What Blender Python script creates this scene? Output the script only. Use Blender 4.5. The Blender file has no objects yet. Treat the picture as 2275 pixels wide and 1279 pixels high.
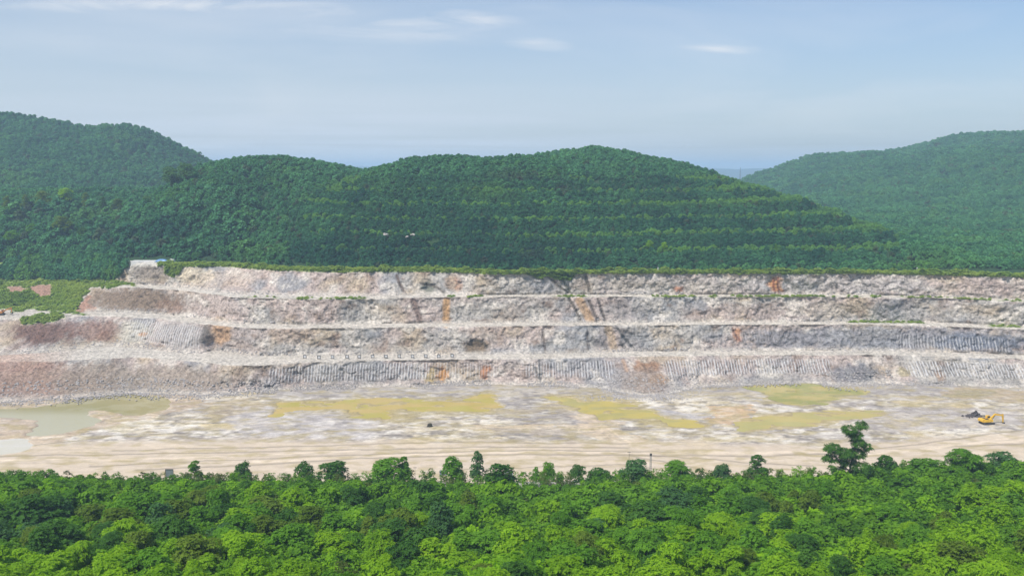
import bpy, math, random
import numpy as np
from mathutils import Vector

SC = bpy.context.scene
COL = SC.collection
R = math.radians

# ------------------------------------------------------------------ camera
FPX = 1970.0                      # focal length in photo pixels (photo 2275 wide)
CAMZ = 88.0
PITCH = R(7.65)
cam = bpy.data.objects.new('camera', bpy.data.cameras.new('camera'))
COL.objects.link(cam)
cam.location = (0, 0, CAMZ)
cam.rotation_euler = (math.pi / 2 - PITCH, 0, 0)
cam.data.sensor_width = 36
cam.data.lens = FPX / 2275 * 36
cam.data.clip_start = 1
cam.data.clip_end = 30000
SC.camera = cam

# ------------------------------------------------------------------ light
SUN_EL, SUN_AZ = R(54), R(-135)      # azimuth clockwise from +Y: sun high on the left, a little behind the camera
SUN_STRENGTH, SKY_STRENGTH, EXPOSURE = 3.9, 0.105, 0.42
HAZE_DENSITY = 0.00026
sdir = Vector((math.sin(SUN_AZ) * math.cos(SUN_EL), math.cos(SUN_AZ) * math.cos(SUN_EL), math.sin(SUN_EL)))
sun = bpy.data.objects.new('sun', bpy.data.lights.new('sun', 'SUN'))
COL.objects.link(sun)
sun.data.energy = SUN_STRENGTH
sun.data.angle = R(1.5)
sun.data.color = (1.0, 0.95, 0.88)
sun.rotation_euler = sdir.to_track_quat('Z', 'Y').to_euler()
SC.view_settings.view_transform = 'Standard'
SC.view_settings.look = 'None'
SC.view_settings.exposure = EXPOSURE
SC.view_settings.gamma = 1
SC.cycles.volume_bounces = 1
SC.cycles.max_bounces = 6
SC.cycles.transparent_max_bounces = 8


class NT:
    """small helper for writing node trees"""
    def __init__(s, tree):
        s.t = tree
        tree.nodes.clear()
    def n(s, kind, ins=None, **props):
        nd = s.t.nodes.new(kind)
        for k, v in props.items():
            setattr(nd, k, v)
        for k, v in (ins or {}).items():
            sock = nd.inputs[k]
            if isinstance(v, bpy.types.NodeSocket):
                s.t.links.new(v, sock)
            else:
                if isinstance(v, tuple) and len(v) == 3 and sock.type == 'RGBA':
                    v = v + (1,)
                sock.default_value = v
        return nd
    def math(s, op, a, b=0.0, c=None, clamp=False):
        ins = {0: a, 1: b}
        if c is not None:
            ins[2] = c
        return s.n('ShaderNodeMath', ins, operation=op, use_clamp=clamp).outputs[0]
    def mix(s, f, a, b, mode='MIX'):
        return s.n('ShaderNodeMix', {0: f, 6: a, 7: b}, data_type='RGBA', blend_type=mode).outputs[2]
    def noise(s, vec, scale, detail=4, rough=0.55, dist=0.0):
        return s.n('ShaderNodeTexNoise', {'Vector': vec, 'Scale': scale, 'Detail': detail, 'Roughness': rough, 'Distortion': dist})
    def ramp(s, f, stops, interp='LINEAR'):
        nd = s.n('ShaderNodeValToRGB', {0: f})
        cr = nd.color_ramp
        cr.interpolation = interp
        while len(cr.elements) < len(stops):
            cr.elements.new(0.5)
        for e, (p, c) in zip(cr.elements, stops):
            e.position = p
            e.color = (c, c, c, 1) if not isinstance(c, tuple) else c + (1,)
        return nd.outputs[0]
    def mapping(s, vec, scale=(1, 1, 1), loc=(0, 0, 0), rot=(0, 0, 0)):
        return s.n('ShaderNodeMapping', {'Vector': vec, 'Scale': scale, 'Location': loc, 'Rotation': rot}).outputs[0]


world = bpy.data.worlds.new('World')
SC.world = world
world.use_nodes = True
w = NT(world.node_tree)
sky = w.n('ShaderNodeTexSky', sky_type='NISHITA', sun_disc=False, sun_elevation=SUN_EL, sun_rotation=SUN_AZ,
          altitude=100, air_density=1.0, dust_density=1.6, ozone_density=2.0)
tc = w.n('ShaderNodeTexCoord').outputs['Generated']
sep = w.n('ShaderNodeSeparateXYZ', {0: tc})
# thin high veil and a few wisps of cirrus
vy = w.math('MAXIMUM', sep.outputs[2], 0.02)
px_ = w.math('DIVIDE', sep.outputs[0], vy)
py_ = w.math('DIVIDE', sep.outputs[1], vy)
cv = w.n('ShaderNodeCombineXYZ', {0: px_, 1: py_, 2: 0.0}).outputs[0]
# direction seen as slope across (x/y) and slope up (z/y): where each bank of cirrus hangs
ya_ = w.math('MAXIMUM', sep.outputs[1], 0.05)
ux_ = w.math('DIVIDE', sep.outputs[0], ya_)
uz_ = w.math('DIVIDE', sep.outputs[2], ya_)
wn = w.noise(w.n('ShaderNodeCombineXYZ', {0: w.math('MULTIPLY', ux_, 6.0), 1: w.math('MULTIPLY', uz_, 38.0), 2: 1.7}).outputs[0], 1.0, 7, 0.62, 0.6).outputs[0]
wn2 = w.noise(w.n('ShaderNodeCombineXYZ', {0: w.math('MULTIPLY', ux_, 2.2), 1: w.math('MULTIPLY', uz_, 9.0), 2: 5.1}).outputs[0], 1.0, 4, 0.6, 0.4).outputs[0]
wf = 0.0
for cx_, cz_, rx_, rz_, s_ in ((-0.13, 0.157, 0.20, 0.026, 1.0), (-0.045, 0.1615, 0.075, 0.014, 1.3), (-0.38, 0.177, 0.30, 0.014, 1.3), (-0.20, 0.170, 0.13, 0.014, 1.1), (0.025, 0.137, 0.045, 0.011, 1.0),
                               (0.225, 0.1315, 0.06, 0.010, 1.1), (-0.45, 0.142, 0.08, 0.014, 0.6), (0.30, 0.30, 0.5, 0.05, 0.5), (-0.5, 0.40, 0.5, 0.08, 0.5)):
    q1 = w.math('DIVIDE', w.math('SUBTRACT', w.math('ADD', ux_, w.math('MULTIPLY', w.math('SUBTRACT', uz_, cz_), 2.0)), cx_), rx_)
    q2 = w.math('DIVIDE', w.math('SUBTRACT', uz_, cz_), rz_)
    q = w.math('SUBTRACT', 1.0, w.math('SQRT', w.math('ADD', w.math('MULTIPLY', q1, q1), w.math('MULTIPLY', q2, q2))), clamp=True)
    wf = w.math('MAXIMUM', wf, w.math('MULTIPLY', w.ramp(q, [(0.0, 0.0), (0.95, 1.0)]), s_))
wf = w.math('MULTIPLY', wf, w.ramp(wn, [(0.34, 0.0), (0.62, 1.0)]))
wf = w.math('MULTIPLY', wf, 0.68, clamp=True)
wf = w.math('MAXIMUM', wf, w.math('MULTIPLY', w.ramp(wn2, [(0.48, 0.0), (0.75, 1.0)]), 0.22))
veil = w.ramp(sep.outputs[2], [(0.0, 0.92), (0.07, 0.80), (0.13, 0.52), (0.20, 0.20), (0.4, 0.10)])
vn_ = w.noise(w.mapping(cv, (0.10, 0.12, 1), (7.3, 2.2, 0)), 1.0, 3).outputs[0]
veil = w.math('MULTIPLY', veil, w.math('ADD', 0.55, vn_))
veil = w.math('MULTIPLY', veil, w.math('ADD', 1.0, w.math('MULTIPLY', w.ramp(w.math('ADD', 0.5, sep.outputs[0]), [(0.35, 0.0), (0.95, 1.0)]), -0.45)), clamp=True)
skc = w.mix(1.0, sky.outputs[0], (0.76, 0.86, 0.97), 'MULTIPLY')
c1 = w.mix(veil, skc, (4.55, 5.15, 5.85))
c2 = w.mix(wf, c1, (6.6, 6.6, 6.7))
bg = w.n('ShaderNodeBackground', {0: c2, 1: SKY_STRENGTH})
wo = w.n('ShaderNodeOutputWorld', {0: bg.outputs[0]})

# ------------------------------------------------------------------ maths helpers
rng = np.random.default_rng(7)
random.seed(7)
CP, SP = math.cos(PITCH), math.sin(PITCH)


def ray(px, py):
    u = (np.asarray(px, float) - 1137.5) / FPX
    v = (639.5 - np.asarray(py, float)) / FPX
    return u, CP + v * SP, -SP + v * CP


def ground(px, py, z):              # surveyed point of the photo on the level z
    u, dy, dz = ray(px, py)
    t = (z - CAMZ) / dz
    return u * t, dy * t


def atdist(px, py, D):              # surveyed point at the distance D
    u, dy, dz = ray(px, py)
    t = D / dy
    return u * t, CAMZ + dz * t


def survey(X, Y, Z):                # world -> survey coordinates
    dz = Z - CAMZ
    fw = Y * CP - dz * SP
    up = Y * SP + dz * CP
    return 1137.5 + FPX * X / fw, 639.5 - FPX * up / fw


def _h(ix, iy, iz, seed):
    h = (ix.astype(np.int64) * 374761393 + iy.astype(np.int64) * 668265263 + iz.astype(np.int64) * 2147483647 + seed * 974634777) & 0xffffffff
    h = ((h ^ (h >> 13)) * 1274126177) & 0xffffffff
    h = ((h ^ (h >> 16)) * 2246822519) & 0xffffffff
    h = h ^ (h >> 13)
    return (h & 0xffffff) / float(0xffffff)


def vnoise(x, y, z=0.0, seed=0):
    x, y, z = np.broadcast_arrays(np.asarray(x, float), np.asarray(y, float), np.asarray(z, float))
    ix, iy, iz = np.floor(x), np.floor(y), np.floor(z)
    fx, fy, fz = x - ix, y - iy, z - iz
    fx, fy, fz = [f * f * (3 - 2 * f) for f in (fx, fy, fz)]
    r = 0
    for a in (0, 1):
        for b in (0, 1):
            for c in (0, 1):
                wgt = (fx if a else 1 - fx) * (fy if b else 1 - fy) * (fz if c else 1 - fz)
                r = r + wgt * _h(ix + a, iy + b, iz + c, seed)
    return r


def fbm(x, y, z=0.0, oct=4, seed=0, gain=0.5):       # about -1..1
    s, a, t = 0, 1.0, 0
    for o in range(oct):
        k = 2.03 ** o
        s = s + a * (vnoise(np.asarray(x) * k, np.asarray(y) * k, np.asarray(z) * k, seed + o * 17) * 2 - 1)
        t += a
        a *= gain
    return s / t


def sstep(a, b, x):
    t = np.clip((x - a) / (b - a), 0, 1)
    return t * t * (3 - 2 * t)


def inpoly(px, py, poly):
    poly = np.asarray(poly, float)
    ins = np.zeros(px.shape, bool)
    n = len(poly)
    for i in range(n):
        x1, y1 = poly[i]
        x2, y2 = poly[(i + 1) % n]
        if y1 == y2:
            continue
        c = ((y1 > py) != (y2 > py)) & (px < (x2 - x1) * (py - y1) / (y2 - y1) + x1)
        ins ^= c
    return ins


def seg_dist(px, py, pts):
    d = np.full(px.shape, 1e9)
    for (x1, y1), (x2, y2) in zip(pts[:-1], pts[1:]):
        vx, vy = x2 - x1, y2 - y1
        t = np.clip(((px - x1) * vx + (py - y1) * vy) / (vx * vx + vy * vy + 1e-9), 0, 1)
        d = np.minimum(d, np.hypot(px - x1 - t * vx, py - y1 - t * vy))
    return d


def lin(r, g, b):
    f = lambda c: (c / 255 / 12.92) if c / 255 <= 0.04045 else ((c / 255 + 0.055) / 1.055) ** 2.4
    return np.array([f(r), f(g), f(b)])


def blend(c, m, col):
    return c * (1 - m[..., None]) + np.asarray(col) * m[..., None]


# ------------------------------------------------------------------ object helpers
def tag(o, label=None, cat=None, group=None, kind=None):
    if label: o['label'] = label
    if cat: o['category'] = cat
    if group: o['group'] = group
    if kind: o['kind'] = kind
    return o


def empty(name, loc, rz=0.0, sc=1.0):
    o = bpy.data.objects.new(name, None)
    COL.objects.link(o)
    o.location = loc
    o.rotation_euler = (0, 0, rz)
    o.scale = (sc, sc, sc)
    o.empty_display_size = 0.3
    return o


def make_mesh(name, V, F, mat=None, smooth=False, cols=None, fattr=None):
    """V (n,3); F (m,k) array or list of such arrays"""
    me = bpy.data.meshes.new(name)
    V = np.asarray(V, np.float32)
    Fs = [np.asarray(f, np.int32) for f in (F if isinstance(F, list) else [F]) if len(f)]
    me.vertices.add(len(V))
    me.vertices.foreach_set('co', V.ravel())
    nl = sum(f.size for f in Fs)
    nf = sum(len(f) for f in Fs)
    me.loops.add(nl)
    me.loops.foreach_set('vertex_index', np.concatenate([f.ravel() for f in Fs]))
    me.polygons.add(nf)
    tot = np.concatenate([np.full(len(f), f.shape[1], np.int32) for f in Fs])
    st = np.concatenate([[0], np.cumsum(tot)[:-1]]).astype(np.int32)
    me.polygons.foreach_set('loop_start', st)
    me.polygons.foreach_set('loop_total', tot)
    if smooth:
        me.polygons.foreach_set('use_smooth', np.ones(nf, bool))
    me.update(calc_edges=True)
    if cols is not None:
        a = me.attributes.new('Col', 'FLOAT_COLOR', 'POINT')
        c = np.ones((len(V), 4), np.float32)
        c[:, :3] = cols
        a.data.foreach_set('color', c.ravel())
    for k, v in (fattr or {}).items():
        a = me.attributes.new(k, 'FLOAT', 'POINT')
        a.data.foreach_set('value', np.asarray(v, np.float32).ravel())
    if mat: me.materials.append(mat)
    return me


def link(name, me, parent=None):
    o = bpy.data.objects.new(name, me)
    COL.objects.link(o)
    if parent is not None: o.parent = parent
    return o


class MB:
    """collects solid shapes into one mesh"""
    def __init__(s): s.V, s.F = [], []
    def add(s, V, F):
        b = len(s.V)
        s.V += [tuple(v) for v in V]
        s.F += [tuple(b + i for i in f) for f in F]
    def box(s, c, d, rot=0.0, axis='y', taper=1.0):
        hx, hy, hz = d[0] / 2, d[1] / 2, d[2] / 2
        P = [(-hx, -hy, -hz), (hx, -hy, -hz), (hx, hy, -hz), (-hx, hy, -hz),
             (-hx * taper, -hy * taper, hz), (hx * taper, -hy * taper, hz), (hx * taper, hy * taper, hz), (-hx * taper, hy * taper, hz)]
        ca, sa = math.cos(rot), math.sin(rot)
        Q = []
        for x, y, z in P:
            if axis == 'y': x, z = x * ca + z * sa, -x * sa + z * ca
            elif axis == 'z': x, y = x * ca - y * sa, x * sa + y * ca
            else: y, z = y * ca - z * sa, y * sa + z * ca
            Q.append((x + c[0], y + c[1], z + c[2]))
        s.add(Q, [(0, 3, 2, 1), (4, 5, 6, 7), (0, 1, 5, 4), (1, 2, 6, 5), (2, 3, 7, 6), (3, 0, 4, 7)])
    def prism(s, pts, y0, y1):      # outline in x,z pushed along y
        n = len(pts)
        V = [(x, y0, z) for x, z in pts] + [(x, y1, z) for x, z in pts]
        F = [tuple(range(n)), tuple(range(2 * n - 1, n - 1, -1))]
        F += [(i, i + n, (i + 1) % n + n, (i + 1) % n) for i in range(n)]
        s.add(V, F)
    def tube(s, a, b, r0, r1=None, n=8):
        r1 = r0 if r1 is None else r1
        a, b = Vector(a), Vector(b)
        q = (b - a).to_track_quat('Z', 'Y')
        V, F = [], []
        for p, r in ((a, r0), (b, r1)):
            for i in range(n):
                t = 2 * math.pi * i / n
                V.append(p + q @ Vector((r * math.cos(t), r * math.sin(t), 0)))
        F = [(i, (i + 1) % n, (i + 1) % n + n, i + n) for i in range(n)] + [tuple(range(n - 1, -1, -1)), tuple(range(n, 2 * n))]
        s.add(V, F)
    def build(s, name, mat, parent=None, smooth=False):
        me = bpy.data.meshes.new(name)
        me.from_pydata(s.V, [], s.F)
        me.materials.append(mat)
        if smooth:
            for p in me.polygons: p.use_smooth = True
        me.update()
        return link(name, me, parent)


def new_mat(name):
    m = bpy.data.materials.new(name)
    m.use_nodes = True
    return m, NT(m.node_tree)


def finish(t, bsdf, vol=None):
    t.n('ShaderNodeOutputMaterial', {0: bsdf})


def simple_mat(name, col, rough=0.6, metal=0.0, var=0.25, scale=2.0):
    m, t = new_mat(name)
    oc = t.n('ShaderNodeTexCoord').outputs['Object']
    nz = t.noise(oc, scale, 5).outputs[0]
    f = t.ramp(nz, [(0.3, 1 - var), (0.7, 1 + var * 0.3)])
    c = t.mix(1.0, tuple(col), f, 'MULTIPLY')
    b = t.n('ShaderNodeBsdfPrincipled', {'Base Color': c, 'Roughness': rough, 'Metallic': metal})
    finish(t, b.outputs[0])
    return m


# ------------------------------------------------------------------ materials
def rock_material():
    m, t = new_mat('quarry_rock')
    geo = t.n('ShaderNodeNewGeometry').outputs['Position']
    col = t.n('ShaderNodeAttribute', attribute_name='Col').outputs['Color']
    rib = t.n('ShaderNodeAttribute', attribute_name='rib').outputs['Fac']
    green = t.n('ShaderNodeAttribute', attribute_name='green').outputs['Fac']
    n1 = t.noise(geo, 0.9, 8, 0.68, 0.3).outputs[0]
    n2 = t.noise(t.mapping(geo, (1, 1, 1.6), rot=(0, 0.5, 0)), 0.28, 6, 0.7, 0.8).outputs[0]
    vor = t.n('ShaderNodeTexVoronoi', {'Vector': geo, 'Scale': 0.55, 'Randomness': 1.0}, feature='F1').outputs['Distance']
    f = t.math('ADD', t.math('MULTIPLY', t.math('SUBTRACT', n1, 0.5), 2.9), t.math('MULTIPLY', t.math('SUBTRACT', n2, 0.5), 1.3))
    f = t.math('ADD', f, 1.0)
    f = t.n('ShaderNodeClamp', {0: f, 1: 0.35, 2: 1.65}).outputs[0]
    c = t.mix(1.0, col, f, 'MULTIPLY')
    # drill half-barrels: pale vertical lines left by the blast holes
    sx = t.n('ShaderNodeSeparateXYZ', {0: geo}).outputs[0]
    sz = t.n('ShaderNodeSeparateXYZ', {0: geo}).outputs[2]
    wob = t.noise(t.n('ShaderNodeCombineXYZ', {0: sx, 1: 0.0, 2: t.math('MULTIPLY', sz, 0.06)}).outputs[0], 0.6, 2).outputs[0]
    ph = t.math('ADD', t.math('MULTIPLY', sx, 2 * math.pi / 1.22), t.math('MULTIPLY', wob, 5.0))
    st = t.ramp(t.math('ADD', t.math('MULTIPLY', t.math('SINE', ph), 0.5), 0.5), [(0.45, 0.0), (0.9, 1.0)])
    brk = t.ramp(t.noise(geo, 0.5, 4).outputs[0], [(0.36, 0.25), (0.52, 1.0)])
    rf = t.math('MULTIPLY', rib, brk)
    c = t.mix(t.math('MULTIPLY', rf, t.math('SUBTRACT', 1.0, st)), c, t.mix(1.0, c, (0.74, 0.74, 0.76), 'MULTIPLY'))
    c = t.mix(t.math('MULTIPLY', t.math('MULTIPLY', rf, st), 0.85), c, (0.56, 0.55, 0.54))
    # plant colour where the ledges are grown over
    gn = t.noise(geo, 0.8, 5, 0.7).outputs[0]
    gc = t.mix(t.ramp(gn, [(0.35, 0.0), (0.65, 1.0)]), (0.12, 0.19, 0.035), (0.25, 0.32, 0.075))
    gm = t.math('MULTIPLY', green, t.ramp(t.noise(geo, 0.45, 6, 0.7).outputs[0], [(0.25, 0.55), (0.45, 1.0)]), clamp=True)
    c = t.mix(gm, c, gc)
    hgt = t.math('ADD', t.math('MULTIPLY', n1, 1.0), t.math('MULTIPLY', vor, 0.35))
    hgt = t.math('ADD', hgt, t.math('MULTIPLY', t.math('MULTIPLY', st, rf), 0.25))
    bp = t.n('ShaderNodeBump', {'Strength': 0.9, 'Distance': 1.1, 'Height': hgt})
    b = t.n('ShaderNodeBsdfPrincipled', {'Base Color': c, 'Roughness': 0.93, 'Specular IOR Level': 0.2, 'Normal': bp.outputs[0]})
    finish(t, b.outputs[0])
    return m


def floor_material(name='pit_floor_rock', streak=1.0):
    m, t = new_mat(name)
    geo = t.n('ShaderNodeNewGeometry').outputs['Position']
    col = t.n('ShaderNodeAttribute', attribute_name='Col').outputs['Color']
    wet = t.n('ShaderNodeAttribute', attribute_name='wet').outputs['Fac']
    n1 = t.noise(t.mapping(geo, (0.60, 0.95, 1), rot=(0, 0, 0.05)), 0.55, 8, 0.66, 0.6).outputs[0]
    n2 = t.noise(t.mapping(geo, (1.0, 1.8, 1), rot=(0, 0, -0.06)), 1.3, 6, 0.7, 0.3).outputs[0]
    f = t.math('ADD', t.math('MULTIPLY', t.math('SUBTRACT', n1, 0.5), 1.25 * streak), t.math('MULTIPLY', t.math('SUBTRACT', n2, 0.5), 1.0 * streak))
    f = t.n('ShaderNodeClamp', {0: t.math('ADD', f, 1.0), 1: 0.5, 2: 1.4}).outputs[0]
    c = t.mix(1.0, col, f, 'MULTIPLY')
    bp = t.n('ShaderNodeBump', {'Strength': 0.5, 'Distance': 0.35 * streak, 'Height': t.math('ADD', n1, t.math('MULTIPLY', n2, 0.6))})
    rough = t.math('SUBTRACT', 0.95, t.math('MULTIPLY', wet, 0.45))
    b = t.n('ShaderNodeBsdfPrincipled', {'Base Color': c, 'Roughness': rough, 'Specular IOR Level': 0.25, 'Normal': bp.outputs[0]})
    finish(t, b.outputs[0])
    return m


def soil_material(name, dark, light, scale=0.15, rubble=False):
    m, t = new_mat(name)
    geo = t.n('ShaderNodeNewGeometry').outputs['Position']
    n1 = t.noise(geo, scale, 6, 0.65).outputs[0]
    n2 = t.noise(geo, scale * 12, 5, 0.7).outputs[0]
    c = t.mix(t.ramp(n1, [(0.3, 0.0), (0.7, 1.0)]), dark, light)
    c = t.mix(1.0, c, t.ramp(n2, [(0.3, 0.7), (0.7, 1.15)]), 'MULTIPLY')
    if rubble:
        sy_ = t.n('ShaderNodeSeparateXYZ', {0: geo}).outputs[1]
        rm = t.math('MULTIPLY', t.n('ShaderNodeMapRange', {0: sy_, 1: 186.0, 2: 204.0}).outputs[0], t.ramp(n1, [(0.40, 0.0), (0.55, 1.0)]))
        c = t.mix(rm, c, (0.50, 0.46, 0.40))
    bp = t.n('ShaderNodeBump', {'Strength': 0.6, 'Distance': 0.5, 'Height': n2})
    b = t.n('ShaderNodeBsdfPrincipled', {'Base Color': c, 'Roughness': 0.95, 'Specular IOR Level': 0.15, 'Normal': bp.outputs[0]})
    finish(t, b.outputs[0])
    return m


def leaf_material(name, dark, light, transl=0.35, patch=0.06, inst=False, warm=(0.16, 0.20, 0.03)):
    """leaf colour varies from leaf to leaf, plant to plant and over patches of the wood"""
    m, t = new_mat(name)
    geo = t.n('ShaderNodeNewGeometry')
    pos = geo.outputs['Position']
    rnd = t.n('ShaderNodeObjectInfo').outputs['Random']
    leaf = geo.outputs['Random Per Island']
    pn = t.noise(pos, patch, 3).outputs[0]
    cl = t.noise(pos, 0.9, 3).outputs[0]
    f = t.math('ADD', t.math('MULTIPLY', leaf, 0.50), t.math('MULTIPLY', rnd, 0.40))
    f = t.math('ADD', f, t.math('MULTIPLY', t.math('SUBTRACT', cl, 0.5), 1.0))
    f = t.math('ADD', f, t.math('MULTIPLY', t.math('SUBTRACT', pn, 0.5), 0.9), clamp=True)
    c = t.mix(f, dark, light)
    if inst:
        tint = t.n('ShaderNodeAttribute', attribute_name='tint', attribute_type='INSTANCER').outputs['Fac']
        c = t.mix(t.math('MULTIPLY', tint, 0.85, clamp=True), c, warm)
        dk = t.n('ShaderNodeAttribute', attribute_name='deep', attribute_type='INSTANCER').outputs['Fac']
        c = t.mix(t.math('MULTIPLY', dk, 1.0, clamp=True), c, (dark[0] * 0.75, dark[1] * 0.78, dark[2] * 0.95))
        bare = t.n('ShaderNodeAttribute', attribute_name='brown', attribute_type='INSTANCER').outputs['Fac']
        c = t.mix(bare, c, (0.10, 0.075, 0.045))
    d = t.n('ShaderNodeBsdfPrincipled', {'Base Color': c, 'Roughness': 0.6, 'Specular IOR Level': 0.06})
    if transl:
        tr = t.n('ShaderNodeBsdfTranslucent', {'Color': t.mix(1.0, c, (1.25, 1.3, 0.55), 'MULTIPLY')})
        mx = t.n('ShaderNodeMixShader', {0: transl, 1: d.outputs[0], 2: tr.outputs[0]})
        finish(t, mx.outputs[0])
    else:
        finish(t, d.outputs[0])
    return m


def water_material():
    m, t = new_mat('murky_water')
    geo = t.n('ShaderNodeNewGeometry').outputs['Position']
    col = t.n('ShaderNodeAttribute', attribute_name='Col').outputs['Color']
    n1 = t.noise(t.mapping(geo, (0.5, 1.2, 1)), 1.5, 3).outputs[0]
    bp = t.n('ShaderNodeBump', {'Strength': 0.06, 'Distance': 0.1, 'Height': n1})
    b = t.n('ShaderNodeBsdfPrincipled', {'Base Color': col, 'Roughness': 0.13, 'IOR': 1.33, 'Normal': bp.outputs[0]})
    finish(t, b.outputs[0])
    return m


M_ROCK = rock_material()
M_FLOOR = floor_material()
M_ROAD = floor_material('haul_road_dust', 0.38)
M_SLOPE = soil_material('wood_soil', (0.035, 0.05, 0.02), (0.14, 0.13, 0.08), .15, True)
M_HILL = soil_material('hill_soil', (0.018, 0.045, 0.018), (0.035, 0.075, 0.028), 0.03)
M_WATER = water_material()
M_BARK = simple_mat('bark', (0.10, 0.085, 0.065), 0.9, scale=3)
# ------------------------------------------------------------------ quarry wall: four faces, three haul terraces
T0 = [(-200, 905, .1), (0, 893, .1), (150, 885, .1), (290, 872, .1), (450, 878, .1), (560, 868, .1), (700, 862, .1), (900, 857, .1),
      (1100, 853, .1), (1250, 857, .1), (1340, 862, .1), (1390, 874, .1), (1440, 880, .1), (1500, 872, .1), (1560, 858, .1), (1700, 853, .1), (1800, 850, .1), (1870, 857, .1), (1950, 852, .1), (2100, 855, .1),
      (2275, 862, .1), (2500, 870, .1)]
C0 = [(-200, 806, 9.5), (0, 803, 9.5), (130, 801, 9.5), (300, 793, 9.5), (400, 799, 9.5), (500, 810, 9.5), (560, 813, 9.5), (700, 803, 9.5),
      (1000, 798, 9.5), (1200, 796, 9.5), (1400, 791, 9.5), (1700, 788, 9.5), (2000, 788, 9.5), (2275, 798, 9.5), (2500, 805, 9.5)]
T1 = [(-200, 792, 9.9), (0, 788, 9.9), (130, 780, 9.9), (230, 768, 9.9), (300, 770, 9.9), (400, 782, 9.9), (450, 785, 9.9), (480, 776, 9.9), (560, 790, 9.9), (700, 788, 9.9),
      (1000, 787, 9.9), (1200, 785, 9.9), (1400, 780, 9.9), (1700, 778, 9.9), (2000, 778, 9.9), (2275, 788, 9.9), (2500, 795, 9.9)]
C1 = [(-200, 705, 20.5), (0, 706, 20.5), (200, 701, 20.5), (350, 706, 20.5), (450, 719, 20.5), (560, 729, 20.5), (700, 729, 20.5), (1000, 725, 20.5),
      (1200, 723, 20.5), (1500, 721, 20.5), (1900, 720, 20.5), (2050, 722, 20.5), (2275, 733, 20.5), (2500, 742, 20.5)]
T2 = [(-200, 688, 20.9), (0, 689, 20.9), (200, 690, 20.9), (350, 696, 20.9), (450, 707, 20.9), (530, 718, 20.9), (700, 720, 20.9), (1000, 717, 20.9),
      (1200, 716, 20.9), (1500, 715, 20.9), (1900, 713, 20.9), (2050, 714, 20.9), (2275, 724, 20.9), (2500, 732, 20.9)]
C2 = [(-200, 645, 26), (0, 645, 26), (150, 640, 27.3), (300, 638, 31.5), (400, 644, 31.5), (530, 661, 31.5), (700, 665, 31.5), (1000, 660, 31.5),
      (1200, 659, 31.5), (1500, 659, 31.5), (1900, 659, 31.5), (2050, 663, 31.5), (2275, 671, 31.5), (2500, 678, 31.5)]
T3 = [(-200, 634, 27.6), (0, 632, 27.6), (150, 628, 28.9), (300, 630, 31.9), (400, 637, 31.9), (530, 653, 31.9), (700, 656, 31.9), (1000, 655, 31.9),
      (1200, 654, 31.9), (1500, 654, 31.9), (1900, 654, 31.9), (2050, 657, 31.9), (2275, 664, 31.9), (2500, 671, 31.9)]
C3 = [(-200, 590, 36), (0, 586, 36), (150, 583, 37.5), (270, 582, 41.7), (400, 589, 41.7), (500, 588, 41.7), (600, 597, 41.7), (700, 600, 41.7), (850, 601, 41.7),
      (950, 600, 41.7), (1100, 606, 41.7), (1200, 613, 41.7), (1260, 610, 41.7), (1400, 606, 41.7), (1800, 607, 41.7), (2050, 608, 41.7), (2275, 614, 41.7), (2500, 619, 41.7)]
S3 = [(p, q - (5 if p > 400 else 4), z + .5) for p, q, z in C3]

XS = np.concatenate([np.arange(-430, -278, 8.0), np.arange(-278, 278.01, 0.5), np.arange(284, 440, 8.0)])


def curve(pts):
    a = np.array(pts, float)
    X, Y = ground(a[:, 0], a[:, 1], a[:, 2])
    o = np.argsort(X)
    y = np.interp(XS, X[o], Y[o]); z = np.interp(XS, X[o], a[o, 2])
    k = np.array([.25, .5, .25])
    for _ in range(40):
        y = np.concatenate([[y[0]], np.convolve(y, k, 'valid'), [y[-1]]])
    return y, z


CUR = [curve(c) for c in (T0, C0, T1, C1, T2, C2, T3, C3, S3)]
for i in range(1, 9):                                   # keep every line behind the one below it
    CUR[i] = (np.maximum(CUR[i][0], CUR[i - 1][0] + 1.2), CUR[i][1])
crest = [None] * 9
for i in (1, 3, 5, 7):
    j = fbm(XS / 9, 0, i, 4, 11) * 1.1 + fbm(XS / 1.6, 0, i, 3, 12) * .35
    crest[i] = j
rows_Y, rows_Z, rows_kind, rows_t = [], [], [], []
for k in range(8):
    ya, za = CUR[k]; yb, zb = CUR[k + 1]
    face = (k % 2 == 0)
    n = 38 if face else 7
    for r in range(n + (1 if k == 7 else 0)):
        t = r / n
        if face:
            # talus apron at the foot, then a steep face
            ap = 0.20 + 0.10 * fbm(XS / 14, 3, k, 2, 5)
            g = np.where(t < ap, t / ap * 0.42, 0.42 + (t - ap) / (1 - ap) * 0.58)
            y = ya + (yb - ya) * g
            z = za + (zb - za) * t
        else:
            y = ya + (yb - ya) * t
            z = za + (zb - za) * t
        rows_Y.append(y); rows_Z.append(z); rows_kind.append(k); rows_t.append(t)
GY = np.array(rows_Y); GZ = np.array(rows_Z); GX = np.tile(XS, (len(rows_Y), 1))
GK = np.array(rows_kind)[:, None] + 0 * GX; GT = np.array(rows_t)[:, None] + 0 * GX
PX0, PY0 = survey(GX, GY, GZ)
isface = (GK % 2 == 0)
leftsoft = 1 - sstep(150, 330, PX0)                      # the left end is earth banks rather than cut rock
soft = np.where(GK >= 4, leftsoft, leftsoft * .55)
env = np.where(isface, np.clip(np.minimum(GT / .10, 1), 0, 1) * np.clip((1 - GT) / .06, 0.25, 1), 0)
d = fbm(GX / 13, GZ / 11, GK, 3, 21) * 1.7
rid = 1 - np.abs(fbm(GX / 4.2 + GZ * .12, GZ / 5.0, GK, 4, 22)) * 2.2
d += (rid - .4) * .75 + fbm(GX / 1.3, GZ / 1.5, GK, 3, 23) * .55
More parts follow.
